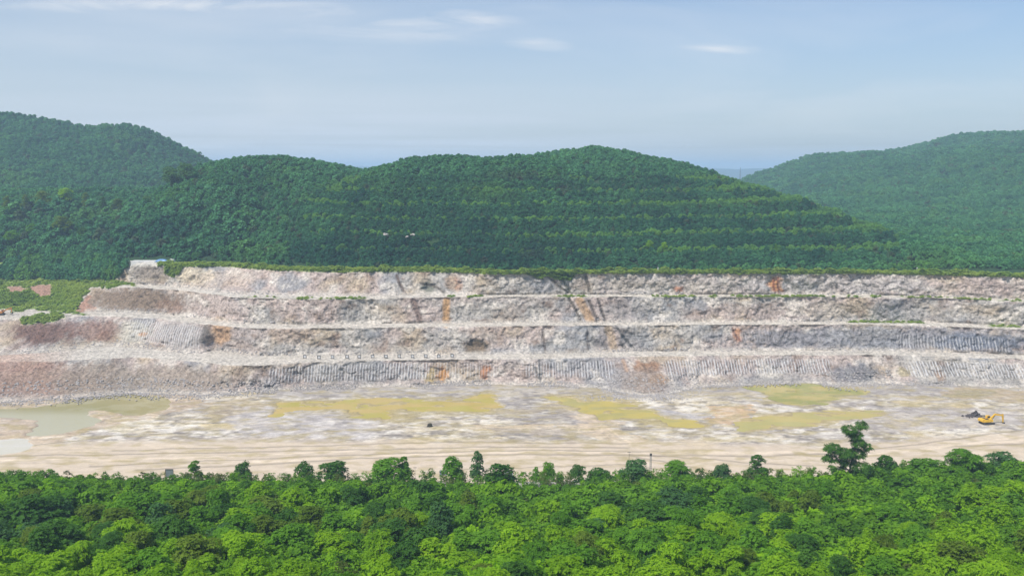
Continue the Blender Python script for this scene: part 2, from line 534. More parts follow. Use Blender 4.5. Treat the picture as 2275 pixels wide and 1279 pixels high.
blk = vnoise(np.floor(GX / 1.9 + vnoise(GX / 3, GZ / 3, 0, 3) * 1.6), np.floor(GZ / 1.7 + vnoise(GX / 3, GZ / 3, 4, 3) * 1.5), GK, 25)
d += (blk - .5) * .7
d *= (1 - .55 * soft)
GY2 = GY - d * env
# terraces: ruts and low windrows
GZ2 = GZ + np.where(isface, 0, fbm(GX / 5, GY / 1.5, 1, 3, 31) * .12)
GZ2 += np.where(isface, fbm(GX / 2.5, GZ / 1.0, 2, 3, 33) * .25 * env, 0)
for i in (1, 3, 5, 7):
    last = np.where((GK[:, 0] == i))[0][0]               # first row of terrace i = the crest line
    for off, wgt in ((0, 1.0), (-1, .8), (-2, .5), (1, .5)):
        GY2[last + off] += crest[i] * .55 * wgt
        GZ2[last + off] += fbm(XS / 3.1, i, 0, 3, 35) * .18 * wgt
# the outcrop that stands up at the top left, the pale block end on the second face, three caves
def bump_at(px, py, rx, ry, depth):
    global GY2
    q = ((PX0 - px) / rx) ** 2 + ((PY0 - py) / ry) ** 2
    GY2 = GY2 - np.where(isface, depth * np.exp(-q * 1.2), 0)
bump_at(432, 604, 26, 22, 2.6)
bump_at(400, 745, 70, 30, 3.5)
bump_at(470, 765, 12, 40, -3.0)
bump_at(520, 690, 22, 24, 1.5)
bump_at(952, 642, 15, 15, -3.0)
bump_at(1062, 772, 24, 14, -2.6)
bump_at(1428, 850, 60, 26, 2.5)
bump_at(1885, 832, 48, 26, 2.0)
for a, b in (((882, 612), (900, 655)), ((1215, 612), (1262, 652)), ((1300, 610), (1313, 652)), ((1262, 662), (1292, 716)), ((1308, 668), (1332, 718)),
             ((1328, 664), (1346, 716)), ((1370, 728), (1412, 782)), ((917, 665), (936, 718)), ((1205, 740), (1213, 785))):
    sd = seg_dist(PX0, PY0, [a, b])
    GY2 += np.where(isface, .7 * np.exp(-(sd / 3.0) ** 2), 0)

# ---- rock colours
jx = fbm(GX / 4, GZ / 3, GY / 4, 4, 41) * 13
jy = fbm(GX / 4, GZ / 3, GY / 4, 4, 42) * 8
PXj, PYj = PX0 + jx, PY0 + jy
jf = fbm(GX / 1.6, GZ / 1.2, GK, 3, 43)
A = .86
pink, grey, tan_, blue, pale, brown = [lin(*c) * A for c in ((184, 168, 158), (168, 162, 154), (182, 164, 138), (146, 147, 149), (214, 205, 192), (136, 115, 99))]
L1 = fbm(GX / 22, GZ / 12, GK * 3, 3, 51)[..., None]
L2 = fbm(GX / 14, GZ / 9, GK * 3 + 9, 3, 52)[..., None]
L3 = fbm(GX / 5, GZ / 3.5, GK * 3 + 5, 4, 53)[..., None]
C = pink + (grey - pink) * sstep(-.15, .35, L1)
C = C + (tan_ - C) * sstep(.05, .5, L2) * .8
C = C + (blue - C) * sstep(.12, .5, -L2) * .75
C = C + (pale - C) * sstep(.05, .45, L3) * .7
C = C + (brown - C) * sstep(.18, .6, -L3) * .75


def mute(rgb, k=.24):
    g = sum(rgb) / 3
    return [c + (g - c) * k for c in rgb]


def stain_shade_blob(px, py, rx, ry, rgb, s=1.0, only=None):
    global C
    q = np.sqrt(((PXj - px) / rx) ** 2 + ((PYj - py) / ry) ** 2)
    m = s * (1 - sstep(.6, 1.35, q + .35 * jf))
    if only is not None: m = m * only
    C = blend(C, m, lin(*mute(rgb)) * A)


def stain_line(pts, wd, rgb, s=1.0):
    global C
    q = seg_dist(PX0 + jx * .25, PY0 + jy * .25, pts) / wd
    C = blend(C, s * (1 - sstep(.6, 1.3, q)) * isface, lin(*mute(rgb)) * A)


# big tonal regions
stain_shade_blob(1980, 752, 330, 26, (136, 138, 146), .75)
stain_shade_blob(2180, 760, 110, 18, (112, 120, 136), .8)
stain_shade_blob(1740, 755, 60, 22, (132, 128, 132), .6)
stain_shade_blob(1395, 690, 60, 26, (148, 144, 142), .6)
stain_shade_blob(1420, 755, 40, 26, (132, 134, 138), .6)
stain_shade_blob(780, 830, 160, 26, (150, 148, 146), .6)
stain_shade_blob(1900, 830, 60, 26, (118, 118, 124), .8)
stain_shade_blob(2010, 690, 70, 26, (150, 148, 146), .6)
stain_shade_blob(1500, 632, 260, 20, (186, 180, 174), .5)
stain_shade_blob(1880, 632, 180, 20, (188, 182, 176), .5)
stain_shade_blob(60, 850, 190, 50, (164, 128, 106), .85)
stain_shade_blob(20, 812, 120, 14, (168, 128, 108), .7)
stain_shade_blob(100, 740, 70, 28, (122, 84, 68), .9)
stain_shade_blob(215, 735, 55, 26, (146, 102, 82), .8)
stain_shade_blob(230, 845, 110, 40, (156, 138, 118), .75)
stain_shade_blob(400, 845, 130, 34, (158, 140, 120), .75)
stain_shade_blob(300, 665, 115, 28, (136, 112, 88), .95)
stain_shade_blob(380, 680, 30, 16, (142, 108, 84), .7)
stain_shade_blob(330, 605, 45, 20, (140, 126, 112), .8)
stain_shade_blob(435, 612, 40, 20, (216, 196, 160), .8)
stain_shade_blob(425, 640, 60, 12, (200, 176, 152), .6)
stain_shade_blob(410, 745, 62, 32, (176, 166, 158), .8)
stain_shade_blob(300, 738, 40, 26, (196, 188, 166), .7)
stain_shade_blob(490, 738, 26, 30, (186, 138, 88), .8)
stain_shade_blob(462, 742, 10, 22, (98, 92, 84), .7)  # right end of the block: its shaded side painted into the rock colour
stain_shade_blob(540, 790, 60, 30, (156, 136, 118), .5)
stain_shade_blob(500, 620, 70, 20, (196, 172, 148), .5)
stain_shade_blob(2200, 640, 120, 20, (182, 160, 148), .6)
stain_shade_blob(320, 742, 11, 6, (205, 140, 80), .8)
stain_shade_blob(200, 690, 14, 12, (184, 120, 82), .8)
# rust and clay seams
for b in ((1003, 628, 17, 18, (176, 140, 104), .7), (1018, 632, 9, 14, (184, 132, 100), .6), (1505, 642, 12, 9, (196, 122, 82), .8),
          (1724, 632, 17, 22, (206, 138, 82), 1.0), (1637, 742, 13, 18, (206, 140, 92), .9), (1060, 772, 27, 17, (128, 104, 74), .9),
          (985, 830, 12, 20, (216, 148, 74), 1.0), (957, 834, 13, 18, (188, 158, 92), .8), (1080, 830, 12, 16, (206, 134, 84), .95),
          (1436, 815, 30, 12, (170, 118, 76), .9), (1462, 840, 20, 12, (206, 142, 70), .7), (1430, 850, 60, 34, (158, 138, 120), .7), (1290, 632, 24, 14, (170, 146, 120), .5),
          (1130, 700, 30, 24, (176, 152, 128), .4), (645, 740, 50, 22, (168, 138, 118), .5), (952, 642, 13, 14, (122, 124, 108), .9), (1840, 690, 60, 24, (176, 156, 130), .5),
          (2010, 826, 18, 8, (168, 150, 96), .7), (2085, 832, 8, 14, (190, 140, 92), .5), (640, 793, 18, 4, (150, 128, 88), .8)):
    stain_shade_blob(*b)
for l in (([(992, 668), (990, 720)], 8, (204, 152, 92), .95), ([(917, 665), (936, 718)], 7, (132, 106, 92), .9), ([(882, 612), (900, 655)], 3.5, (110, 90, 78), .9),
          ([(1215, 612), (1262, 652)], 3, (96, 86, 68), .8), ([(1245, 612), (1268, 652)], 3, (92, 90, 62), .8), ([(1300, 610), (1313, 652)], 4, (120, 106, 90), .9),
          ([(1262, 662), (1275, 680), (1292, 716)], 3.5, (98, 86, 74), .9), ([(1308, 668), (1332, 718)], 3.5, (98, 84, 74), .9), ([(1328, 664), (1346, 716)], 3.5, (104, 90, 78), .9),
          ([(1288, 668), (1312, 712)], 10, (190, 146, 96), .8), ([(1370, 728), (1412, 782)], 3, (90, 88, 84), .9), ([(1352, 730), (1366, 782)], 9, (180, 150, 110), .7),
          ([(1378, 760), (1396, 784)], 4, (98, 92, 86), .8), ([(1205, 738), (1213, 785)], 3.5, (104, 88, 76), .8), ([(1383, 800), (1392, 822)], 4, (186, 144, 108), .7),
          ([(1718, 618), (1720, 652)], 2.2, (150, 78, 50), .9), ([(1728, 618), (1729, 652)], 2.2, (140, 76, 52), .9), ([(1627, 730), (1634, 745), (1645, 755)], 2.5, (120, 74, 62), .9),
          ([(1304, 735), (1306, 780)], 3, (112, 98, 88), .7), ([(1320, 760), (1345, 770)], 8, (104, 102, 102), .7), ([(1045, 758), (1072, 758), (1082, 772)], 3, (80, 72, 60), .9),
          ([(935, 630), (975, 640), (985, 650)], 3, (104, 92, 78), .8), ([(1910, 618), (1925, 635)], 2.5, (120, 112, 106), .7), ([(1185, 810), (1198, 840)], 2.5, (98, 94, 90), .8),
          ([(1325, 800), (1330, 815)], 3, (96, 92, 88), .8), ([(1197, 800), (1200, 845)], 2.5, (96, 94, 92), .8), ([(2050, 700), (2045, 712)], 4, (120, 112, 100), .6)):
    stain_line(*l)
# terraces are crushed pale rock
bench = lin(210, 201, 187) * A
bn = fbm(GX / 9, GY / 2, 0, 3, 61)[..., None]
mb = (~isface).astype(float)
mb = np.maximum(mb, isface * (1 - sstep(.03, .12 + .05 * bn[..., 0], GT)) * .6)
C = C + (bench * (1 + .12 * bn) - C) * mb[..., None] * .9
C = blend(C, (1 - sstep(20, 200, PX0)) * (GK == 1) * .6, lin(196, 158, 136) * A)
# rib zones
rib = np.zeros(GX.shape)
def ribs(k, a, b, t0, t1, s=1.0):
    global rib
    e = 12
    m = sstep(a - e, a + e, PXj) * (1 - sstep(b - e, b + e, PXj)) * sstep(t0 - .04, t0 + .06, GT + jy * .006) * (1 - sstep(t1 - .05, t1 + .05, GT + jy * .006)) * (GK == k)
    rib = np.maximum(rib, m * s)
ribs(0, 600, 950, .22, .86); ribs(0, 955, 1110, .24, .84, .5); ribs(0, 1165, 1365, .26, .86, .8); ribs(0, 1480, 1845, .30, .84)
ribs(0, 2020, 2400, .26, .80); ribs(2, 290, 450, .15, .9, .8); ribs(2, 1990, 2240, .08, .62, .7); ribs(2, 1560, 1720, .3, .7, .25); ribs(4, 700, 830, .2, .6, .2)
# plants
jg = fbm(GX / 3, GY / 2, GZ / 2, 4, 71)
green = np.zeros(GX.shape)
green = np.maximum(green, (GK == 7) * 1.0)
green = np.maximum(green, (GK == 6) * sstep(.90, .97, GT + jg * .06))
green = np.maximum(green, (GK == 6) * inpoly(PXj, PYj, [(1090, 590), (1290, 600), (1270, 620), (1240, 618), (1170, 612)]))
for (a, b, lo) in ((540, 620, .2), (660, 810, .45), (1230, 1310, .3), (1440, 2300, .35), (1000, 1100, .2)):
    green = np.maximum(green, (GK == 5) * (GT < .5) * sstep(a - 10, a + 10, PXj) * (1 - sstep(b - 10, b + 10, PXj)) * sstep(.55 - lo, .75 - lo, jg + .3) * .8)
for (a, b) in ((1880, 2060), (2190, 2275)):
    green = np.maximum(green, (GK == 3) * (GT > .5) * sstep(a, a + 10, PXj) * (1 - sstep(b - 10, b, PXj)) * .6)
gl = inpoly(PXj, PYj, [(-300, 560), (285, 575), (292, 590), (250, 622), (300, 633), (200, 640), (178, 662), (172, 690), (200, 697), (-300, 700)]) & (PX0 < 320)
green = np.maximum(green, gl * 1.0)
green = np.maximum(green, inpoly(PXj, PYj, [(45, 700), (80, 694), (135, 697), (145, 708), (100, 718), (45, 716)]) * 1.0)
green = np.maximum(green, inpoly(PXj, PYj, [(370, 590), (420, 585), (385, 618), (365, 612)]) * .9)
dirt = inpoly(PXj, PYj, [(66, 640), (85, 633), (118, 634), (112, 657), (80, 658)]) | inpoly(PXj, PYj, [(15, 636), (40, 634), (62, 640), (60, 648), (20, 648)]) | \
    inpoly(PXj, PYj, [(165, 690), (185, 670), (192, 655), (205, 660), (190, 692)])
green = np.where(dirt, 0, green)
C = blend(C, dirt * 1.0, lin(172, 136, 116) * A)
pad = inpoly(PXj, PYj, [(-300, 690), (100, 690), (160, 688), (60, 700), (30, 712), (-300, 712)])
green = np.where(pad, 0, green)
C = blend(C, pad * .9, lin(205, 196, 182) * A)
track = inpoly(PX0, PY0, [(272, 565), (352, 565), (352, 592), (272, 592)]) & (GK >= 6)
green = np.where(track & ((GK == 7) | (GT > .8)), 0, green)
C = blend(C, track * .8, lin(206, 200, 188) * A)
C = np.clip(C, 0, .8)

# ---- pit floor
YN = 222.0
nr = 270
s = np.linspace(0, 1, nr)[:, None]
FX = np.tile(XS, (nr, 1)); FY = YN + (CUR[0][0][None] - YN) * s
fz_env = np.clip(np.minimum(s / .03, (1 - s) / .03), 0, 1)
FZ = 0.1 + (0.10 + fbm(FX / 12, FY / 9, 0, 4, 81) * .30 + fbm(FX / 2.5, FY / 1.5, 0, 3, 82) * .10) * fz_env
px, py = survey(FX, FY, 0.1)
ja = fbm(FX / 10, FY / 7, 0, 5, 83); jb = fbm(FX / 10, FY / 7, 5, 5, 84)
jc = fbm(FX / 3, FY / 1.6, 2, 4, 85); jd = fbm(FX / 3, FY / 1.6, 8, 4, 86)
pxj, pyj = px + ja * 40 + jc * 22, py + jb * 8 + jd * 5


def zp(pts, ox, oy, k=3.991):
    return [(ox + a / k, oy + b / k) for a, b in pts]


POOLS = {
    'silt_pond': [zp([(-300, 270), (0, 268), (300, 262), (500, 222), (880, 138), (1100, 118), (1250, 148), (1480, 160), (1500, 270), (1300, 322), (1100, 322), (950, 290), (790, 285), (770, 320), (880, 345), (880, 395),
                      (650, 455), (400, 518), (250, 502), (330, 420), (310, 375), (150, 345), (0, 342), (-300, 342)], 0, 840)],
    'silt_puddle': [zp([(-300, 545), (0, 540), (180, 532), (305, 590), (180, 650), (0, 680), (-300, 690)], 0, 840)],
    'algae_pool': [zp([(150, 225), (450, 200), (800, 195), (1000, 180), (1330, 180), (1500, 205), (1850, 200), (1980, 155), (2100, 135), (2150, 260), (2050, 300), (1850, 300), (1600, 288), (1400, 268), (1250, 278),
                       (1180, 350), (1000, 362), (850, 335), (820, 270), (600, 262), (350, 288), (220, 300), (180, 335), (150, 330)], 570, 840)],
    'olive_pool': [[(1650, 858), (1750, 850), (1810, 850), (1850, 861), (1922, 866), (1915, 876), (1860, 881), (1830, 896), (1780, 900), (1730, 890), (1690, 872)]],
    'ochre_pool': [zp([(300, 150), (480, 150), (600, 200), (1070, 212), (1070, 248), (850, 262), (1200, 290), (1350, 350), (1700, 392), (1745, 430), (1600, 442), (1400, 402), (1250, 352), (950, 345), (800, 375), (700, 330), (600, 270), (450, 240)], 1140, 840)],
    'shallow_pool': [[(1750, 915), (1850, 912), (1962, 912), (1965, 925), (1840, 934), (1800, 944), (1745, 945), (1700, 951), (1645, 955), (1640, 936), (1700, 922)]],
}
FA = 0.80
cream, lilac, ochre, greyf, white, dark = [lin(*c) * FA for c in ((214, 200, 174), (182, 172, 162), (200, 180, 132), (152, 143, 134), (230, 222, 208), (120, 112, 105))]
n1 = fbm(FX / 26, FY / 15, 0, 4, 91)[..., None]
n2 = fbm(FX / 6.5, FY / 4.5, 3, 5, 92)[..., None]
n3 = fbm(FX / 15, FY / 9, 7, 5, 93)[..., None]
n4 = fbm(FX / 2.4, FY / 1.8, 2, 4, 94)[..., None]
road = sstep(972, 992, py + jb * 10 + np.interp(px, [0, 500, 1500, 1800, 2275], [2, 4, 0, -8, 22]))
FC = lilac + (cream - lilac) * sstep(-.2, .35, n1)
FC = FC + (greyf - FC) * sstep(.05, .35, n2) * .75
FC = FC + (white - FC) * sstep(.08, .35, -n2) * .75
FC = FC + (dark - FC) * sstep(.12, .42, n4) * .6
FC = FC + (white - FC) * sstep(.16, .42, -n4) * .7
FC = FC + (ochre - FC) * sstep(.22, .5, n3) * .7
FC = blend(FC, (1 - sstep(864, 900, py)) * (px > 600) * .6, lin(166, 158, 152) * FA)
def fpatch(poly, rgb, s):
    global FC
    FC = blend(FC, inpoly(pxj, pyj, poly) * s * np.clip(.92 + 1.0 * jd, .15, 1), lin(*mute(rgb, .25)) * FA)
fpatch([(-50, 890), (300, 860), (440, 878), (460, 900), (340, 930), (240, 950), (90, 985), (-50, 1000)], (200, 168, 130), .7)
fpatch([(-50, 925), (80, 925), (80, 960), (60, 975), (-50, 972)], (214, 188, 158), .4)
fpatch([(1040, 945), (1300, 942), (1420, 965), (1440, 990), (1380, 992), (1320, 975), (1180, 962), (1060, 960)], (214, 186, 142), .75)
fpatch([(1270, 900), (1340, 920), (1380, 950), (1330, 965), (1280, 945)], (218, 190, 156), .7)
fpatch([(1080, 950), (1290, 950), (1300, 978), (1160, 982)], (158, 146, 136), .6)
fpatch([(1110, 895), (1290, 905), (1280, 945), (1110, 940)], (150, 140, 138), .5)
fpatch([(1580, 905), (1650, 900), (1680, 930), (1640, 945), (1560, 930)], (216, 172, 118), .8)
fpatch([(1640, 930), (1960, 905), (1975, 925), (1800, 950), (1640, 960)], (196, 172, 108), .8)
fpatch([(1680, 850), (1920, 860), (1900, 885), (1780, 905), (1690, 895)], (190, 168, 106), .8)
fpatch([(2060, 872), (2150, 860), (2300, 868), (2300, 897), (2200, 889), (2120, 887)], (190, 164, 124), .85)
fpatch([(2140, 866), (2200, 868), (2190, 880), (2060, 884)], (160, 150, 104), .6)
fpatch([(440, 895), (520, 885), (590, 900), (560, 915), (480, 935), (440, 920)], (190, 164, 120), .6)
fpatch([(590, 895), (700, 885), (900, 885), (1110, 870), (1115, 920), (950, 925), (850, 940), (760, 920), (600, 925)], (182, 162, 112), .8)
fpatch([(1200, 880), (1290, 876), (1420, 888), (1440, 905), (1580, 940), (1570, 955), (1450, 945), (1300, 925)], (186, 164, 100), .75)
fpatch([(540, 905), (780, 915), (840, 935), (800, 975), (560, 975), (500, 940)], (196, 186, 182), .6)
fpatch([(1900, 900), (2275, 905), (2275, 945), (1980, 960), (1900, 935)], (176, 164, 158), .6)
fpatch([(1440, 905), (1560, 915), (1560, 935), (1480, 930)], (192, 184, 184), .7)
roadc = lin(214, 196, 172) * FA
FC = blend(FC, road * .9, roadc * 1.0)
# wheel ruts along the haul road
trk = np.zeros(px.shape)
for pts, wd, sgn in (([(300, 1045), (560, 1033), (800, 1018), (1140, 1009), (1700, 1013), (2275, 985)], 1.8, 1), ([(200, 1035), (560, 1020), (900, 1006), (1140, 1000), (1500, 1003)], 1.4, 1),
                     ([(560, 1027), (900, 1011), (1140, 1004), (1700, 1006), (2000, 1000), (2275, 978)], 2.0, -1), ([(-50, 1015), (300, 1008), (700, 1000), (1140, 992), (1400, 994)], 1.5, 1),
                     ([(1400, 1008), (1600, 1022), (1800, 1035)], 1.5, 1), ([(1400, 1012), (1500, 1030), (1600, 1050)], 1.4, 1), ([(1850, 1010), (2050, 985), (2275, 955)], 1.5, 1), ([(1850, 1018), (2080, 996), (2275, 968)], 1.4, -1),
                     ([(0, 1022), (300, 1020), (560, 1012), (800, 1000)], 1.2, -1), ([(250, 1000), (700, 990), (1000, 982), (1400, 985)], 1.2, 1), ([(60, 975), (240, 957), (420, 945), (600, 940)], 1.3, -1),
                     ([(60, 990), (260, 968), (420, 960)], 1.2, 1), ([(1250, 905), (1330, 940), (1400, 985)], 1.6, -1), ([(1000, 1045), (1400, 1030), (1480, 1045)], 1.2, 1)):
    dd = seg_dist(px + ja * 6, py + jb * 2.0, pts) / (wd * 1.25)
    trk += sgn * (1 - sstep(.4, 1.2, dd))
FC = FC * (1 - .34 * np.clip(trk, -.5, 1.3))[..., None]
FZ -= np.clip(trk, 0, 1) * .08
fine = fbm(FX / 16, FY / 1.6, 3, 3, 95)
FC = FC * (1 + (.10 * road * fine)[..., None])
wet = np.zeros(px.shape)
WATER = {}
for nm, polys in POOLS.items():
    m = np.zeros(px.shape, bool)
    for p in polys: m |= inpoly(px + ja * 14, py + jb * 3.0, p)
    bl = m.astype(float)
    for _ in range(14):
        bl[1:-1, 1:-1] = (bl[:-2, 1:-1] + bl[2:, 1:-1] + bl[1:-1, :-2] + bl[1:-1, 2:] + bl[1:-1, 1:-1]) / 5
    silt = nm.startswith('silt')
    m = bl + (fbm(FX / 7, FY / 3.2, 4, 5, 87) * (.5 if silt else 1.6) + (0 if silt else -.06)) > .5
    m &= bl > .04
    damp = np.clip(bl * 1.6 + fbm(FX / 5, FY / 2.5, 6, 4, 88) * .5, 0, 1) * (0 if silt else 1)
    FC = blend(FC, damp * .85, lin(*((176, 158, 112) if nm != 'olive_pool' else (158, 150, 98))) * FA)
    mf = m.astype(float)
    for _ in range(2):
        mf[1:-1, 1:-1] = (mf[1:-1, 1:-1] * 4 + mf[:-2, 1:-1] + mf[2:, 1:-1] + mf[1:-1, :-2] + mf[1:-1, 2:]) / 8
    FZ = FZ * (1 - mf) + np.clip(FZ, .02, 1) * 0 + mf * (-.25) + (1 - mf) * 0
    wet = np.maximum(wet, mf)
    WATER[nm] = m


def grid_faces(n, mcols, rowsel=None):
    i = np.arange(n - 1)[:, None] * mcols + np.arange(mcols - 1)[None]
    return np.stack([i, i + 1, i + mcols + 1, i + mcols], -1)


FF = grid_faces(nr, len(XS))
FV = np.stack([FX, FY, FZ], -1).reshape(-1, 3)
fr = (road[:-1, :-1] > .5) & ~(wet[:-1, :-1] > .1)


def submesh(name, V, F, mat, cols=None, fattr=None, smooth=False):
    F = F.reshape(-1, 4)
    u, inv = np.unique(F, return_inverse=True)
    return make_mesh(name, V[u], inv.reshape(-1, 4), mat, smooth, None if cols is None else cols.reshape(-1, 3)[u],
                     {k: v.reshape(-1)[u] for k, v in (fattr or {}).items()})


o = link('pit_floor', submesh('pit_floor', FV, FF[~fr], M_FLOOR, FC, {'wet': wet}, True)); tag(o, 'pale streaked rock floor of the quarry pit', kind='structure')
o = link('haul_road', submesh('haul_road', FV, FF[fr], M_ROAD, FC, {'wet': wet}, True)); tag(o, 'cream dirt haul road with wheel ruts along the pit floor', kind='structure')
WCOL = {'silt_pond': ((158, 148, 100), (182, 174, 142)), 'silt_puddle': ((204, 196, 174), (208, 200, 184)), 'algae_pool': ((176, 164, 80), (190, 166, 100)),
        'olive_pool': ((150, 150, 80), (182, 166, 100)), 'ochre_pool': ((188, 170, 88), (170, 160, 96)), 'shallow_pool': ((186, 170, 104), (174, 166, 104))}
WLAB = {'silt_pond': 'grey green silty pond under the left end of the quarry wall', 'silt_puddle': 'small pale silty pond at the left edge of the pit floor', 'algae_pool': 'long yellow green pool left of the pit centre',
        'olive_pool': 'olive green pool at the foot of the wall right of the centre', 'ochre_pool': 'winding ochre yellow pool across the pit centre', 'shallow_pool': 'shallow yellow pool below the olive one'}
for nm, m in WATER.items():
    md = m.copy()
    md[1:-1, 1:-1] = m[1:-1, 1:-1] | m[:-2, 1:-1] | m[2:, 1:-1] | m[1:-1, :-2] | m[1:-1, 2:]
    sel = md[:-1, :-1]
    wv = np.stack([FX, FY, np.full(FX.shape, -.02)], -1).reshape(-1, 3)
    a, b = [lin(*c) for c in WCOL[nm]]
    k = sstep(-.3, .35, fbm(FX / 9, FY / 4, 1, 5, 97))[..., None]
    if nm == 'silt_pond':
        k = sstep(905, 925, py)[..., None] * (px < 240)[..., None] * 1.0
        k = np.maximum(k, .4 * sstep(0, .3, n2))
    o = link(nm, submesh(nm, wv, FF[sel], M_WATER, (a + (b - a) * k) * .92)); tag(o, WLAB[nm], kind='structure')

# ---- wall objects
V = np.stack([GX, GY2, GZ2], -1).reshape(-1, 3)
GF = grid_faces(len(GY2), len(XS))
names = {0: ('rock_face', 'lowest rock face with pale drill lines'), 1: ('terrace_road', 'lowest haul terrace'), 2: ('rock_face', 'second rock face from the bottom'),
         3: ('terrace_road', 'middle haul terrace'), 4: ('rock_face', 'third rock face from the bottom'), 5: ('terrace_road', 'uppermost haul terrace'),
         6: ('rock_face', 'top rock face under the grass edge'), 7: ('grassy_ledge', 'grassy ledge along the top of the quarry wall')}
for k, (nm, lab) in names.items():
    rsel = np.where(GK[:-1, 0] == k)[0]
    o = link(nm, submesh(nm, V, GF[rsel], M_ROCK, C, {'rib': rib, 'green': green}, not (k % 2 == 0)))
    tag(o, lab, kind='structure')

# ------------------------------------------------------------------ hills
def ridge(pts, far=None, base=42, sink=3.0):
    """silhouette points (px, py, distance) -> ridge line y(x), z(x)"""
    a = np.array(pts, float)
    X, Z = atdist(a[:, 0], a[:, 1], a[:, 2])
    o = np.argsort(X)
    return X[o], a[o, 2], Z[o] - sink


HILLS = {
    'L': (ridge([(-900, 300, 980), (-300, 262, 980), (0, 252, 980), (60, 258, 980), (130, 272, 980), (200, 282, 980), (270, 278, 980), (320, 288, 980), (380, 318, 980), (440, 343, 980), (500, 385, 980), (600, 440, 980), (800, 540, 980), (1000, 600, 980)]), 500, 'flat'),
    'B': (ridge([(-100, 640, 560), (100, 590, 570), (200, 545, 580), (300, 480, 590), (400, 402, 600), (470, 360, 600), (540, 352, 600), (600, 345, 600), (660, 350, 600), (720, 365, 600), (780, 376, 600), (860, 395, 600), (950, 440, 600), (1100, 520, 600)]), 440, 'mid'),
    'C': (ridge([(450, 600, 520), (560, 520, 530), (660, 450, 545), (740, 405, 555), (820, 376, 560), (880, 360, 560), (940, 352, 560), (1000, 348, 560), (1080, 350, 560), (1150, 347, 560), (1230, 358, 560), (1350, 390, 560), (1500, 440, 560), (1700, 520, 540), (1850, 590, 520)]), 418, 'terr'),
    'D': (ridge([(900, 420, 640), (1080, 365, 640), (1180, 346, 640), (1240, 338, 640), (1320, 331, 640), (1400, 340, 640), (1500, 362, 640), (1600, 390, 630), (1650, 403, 625), (1750, 432, 600), (1850, 470, 570), (1950, 510, 540), (2030, 545, 510), (2100, 573, 490), (2275, 598, 470), (2600, 612, 450)]), 418, 'terr'),
    'R': (ridge([(1300, 520, 1350), (1500, 450, 1350), (1650, 402, 1350), (1720, 375, 1350), (1800, 348, 1350), (1870, 344, 1350), (1950, 342, 1350), (2030, 328, 1350), (2120, 303, 1350), (2200, 299, 1350), (2275, 299, 1350), (2500, 310, 1350), (3000, 340, 1350)]), 640, 'mid'),
    'E': (ridge([(1500, 600, 1010), (1650, 560, 1024), (1800, 490, 1050), (1900, 425, 1077), (2000, 370, 1103), (2060, 340, 1130), (2120, 328, 1157), (2300, 330, 1170), (2600, 350, 1170)]), 600, 'mid'),
}


def hill_z(X, Y):
    X = np.asarray(X, float); Y = np.asarray(Y, float)
    front = np.interp(X, XS, CUR[8][0])
    zb = np.interp(X, XS, CUR[8][1]) + sstep(0, 300, Y - front) * 4
    out = zb.copy()
    kind = np.zeros(out.shape)
    for i, (nm, ((rx, ry, rz), y0, kd)) in enumerate(HILLS.items()):
        yr = np.interp(X, rx, ry); zr = np.interp(X, rx, rz)
        st = np.maximum(front + (3 if kd == 'terr' else 6), y0 if nm in 'LRE' else 0)
        t = (Y - st) / np.maximum(yr - st, 5)
        tc_ = np.clip(t, 0, 1)
        if kd == 'flat': sh = tc_ ** 1.45
        elif kd == 'mid': sh = np.sin(tc_ * math.pi / 2) ** 1.35
        else: sh = np.sin(tc_ * math.pi / 2) ** 1.08
        z = zb + (zr - zb) * sh
        z = np.where(t > 1, zr - (Y - yr) ** 1 * .42 * (1 - np.exp(-np.maximum(Y - yr, 0) / 30)), z)
        # gullies
        z = z + fbm(X / 60, Y / 75, i, 4, 201 + i) * 6.5 * np.sin(tc_ * math.pi) * (1 if kd != 'terr' else .22)
        if kd == 'terr':
            q = (z - 42) / 6.6
            fr = q - np.floor(q)
            st_ = 42 + 6.6 * (np.floor(q) + sstep(.25, .95, fr))
            pxs, pys = survey(X, Y, z)
            w_ = sstep(620, 760, pxs) * (1 - sstep(1950, 2150, pxs)) * (1 - sstep(71, 82, z + fbm(X / 30, Y / 30, 0, 2, 5) * 4))
            z = z + (st_ - z) * w_ * .9
        kind = np.where(z > out, i + 1, kind)
        out = np.maximum(out, z)
    return out, kind


hx = np.concatenate([np.arange(-1200, -400, 16.), np.arange(-400, 460, 3.0), np.arange(460, 1300, 12.)])
ht = np.concatenate([np.arange(0, 170, 1.1), 170 + np.linspace(0, 1, 190) * 1150])
HX = np.tile(hx, (len(ht), 1))
HY = np.interp(hx, XS, CUR[8][0])[None] + ht[:, None]
HZ, HK = hill_z(HX, HY)
HZ[0] = np.interp(hx, XS, CUR[8][1]) - .1
me = make_mesh('hills', np.stack([HX, HY, HZ], -1).reshape(-1, 3), grid_faces(len(ht), len(hx)).reshape(-1, 4), M_HILL, True)
tag(link('hills', me), 'steep green hills behind the quarry', kind='structure')

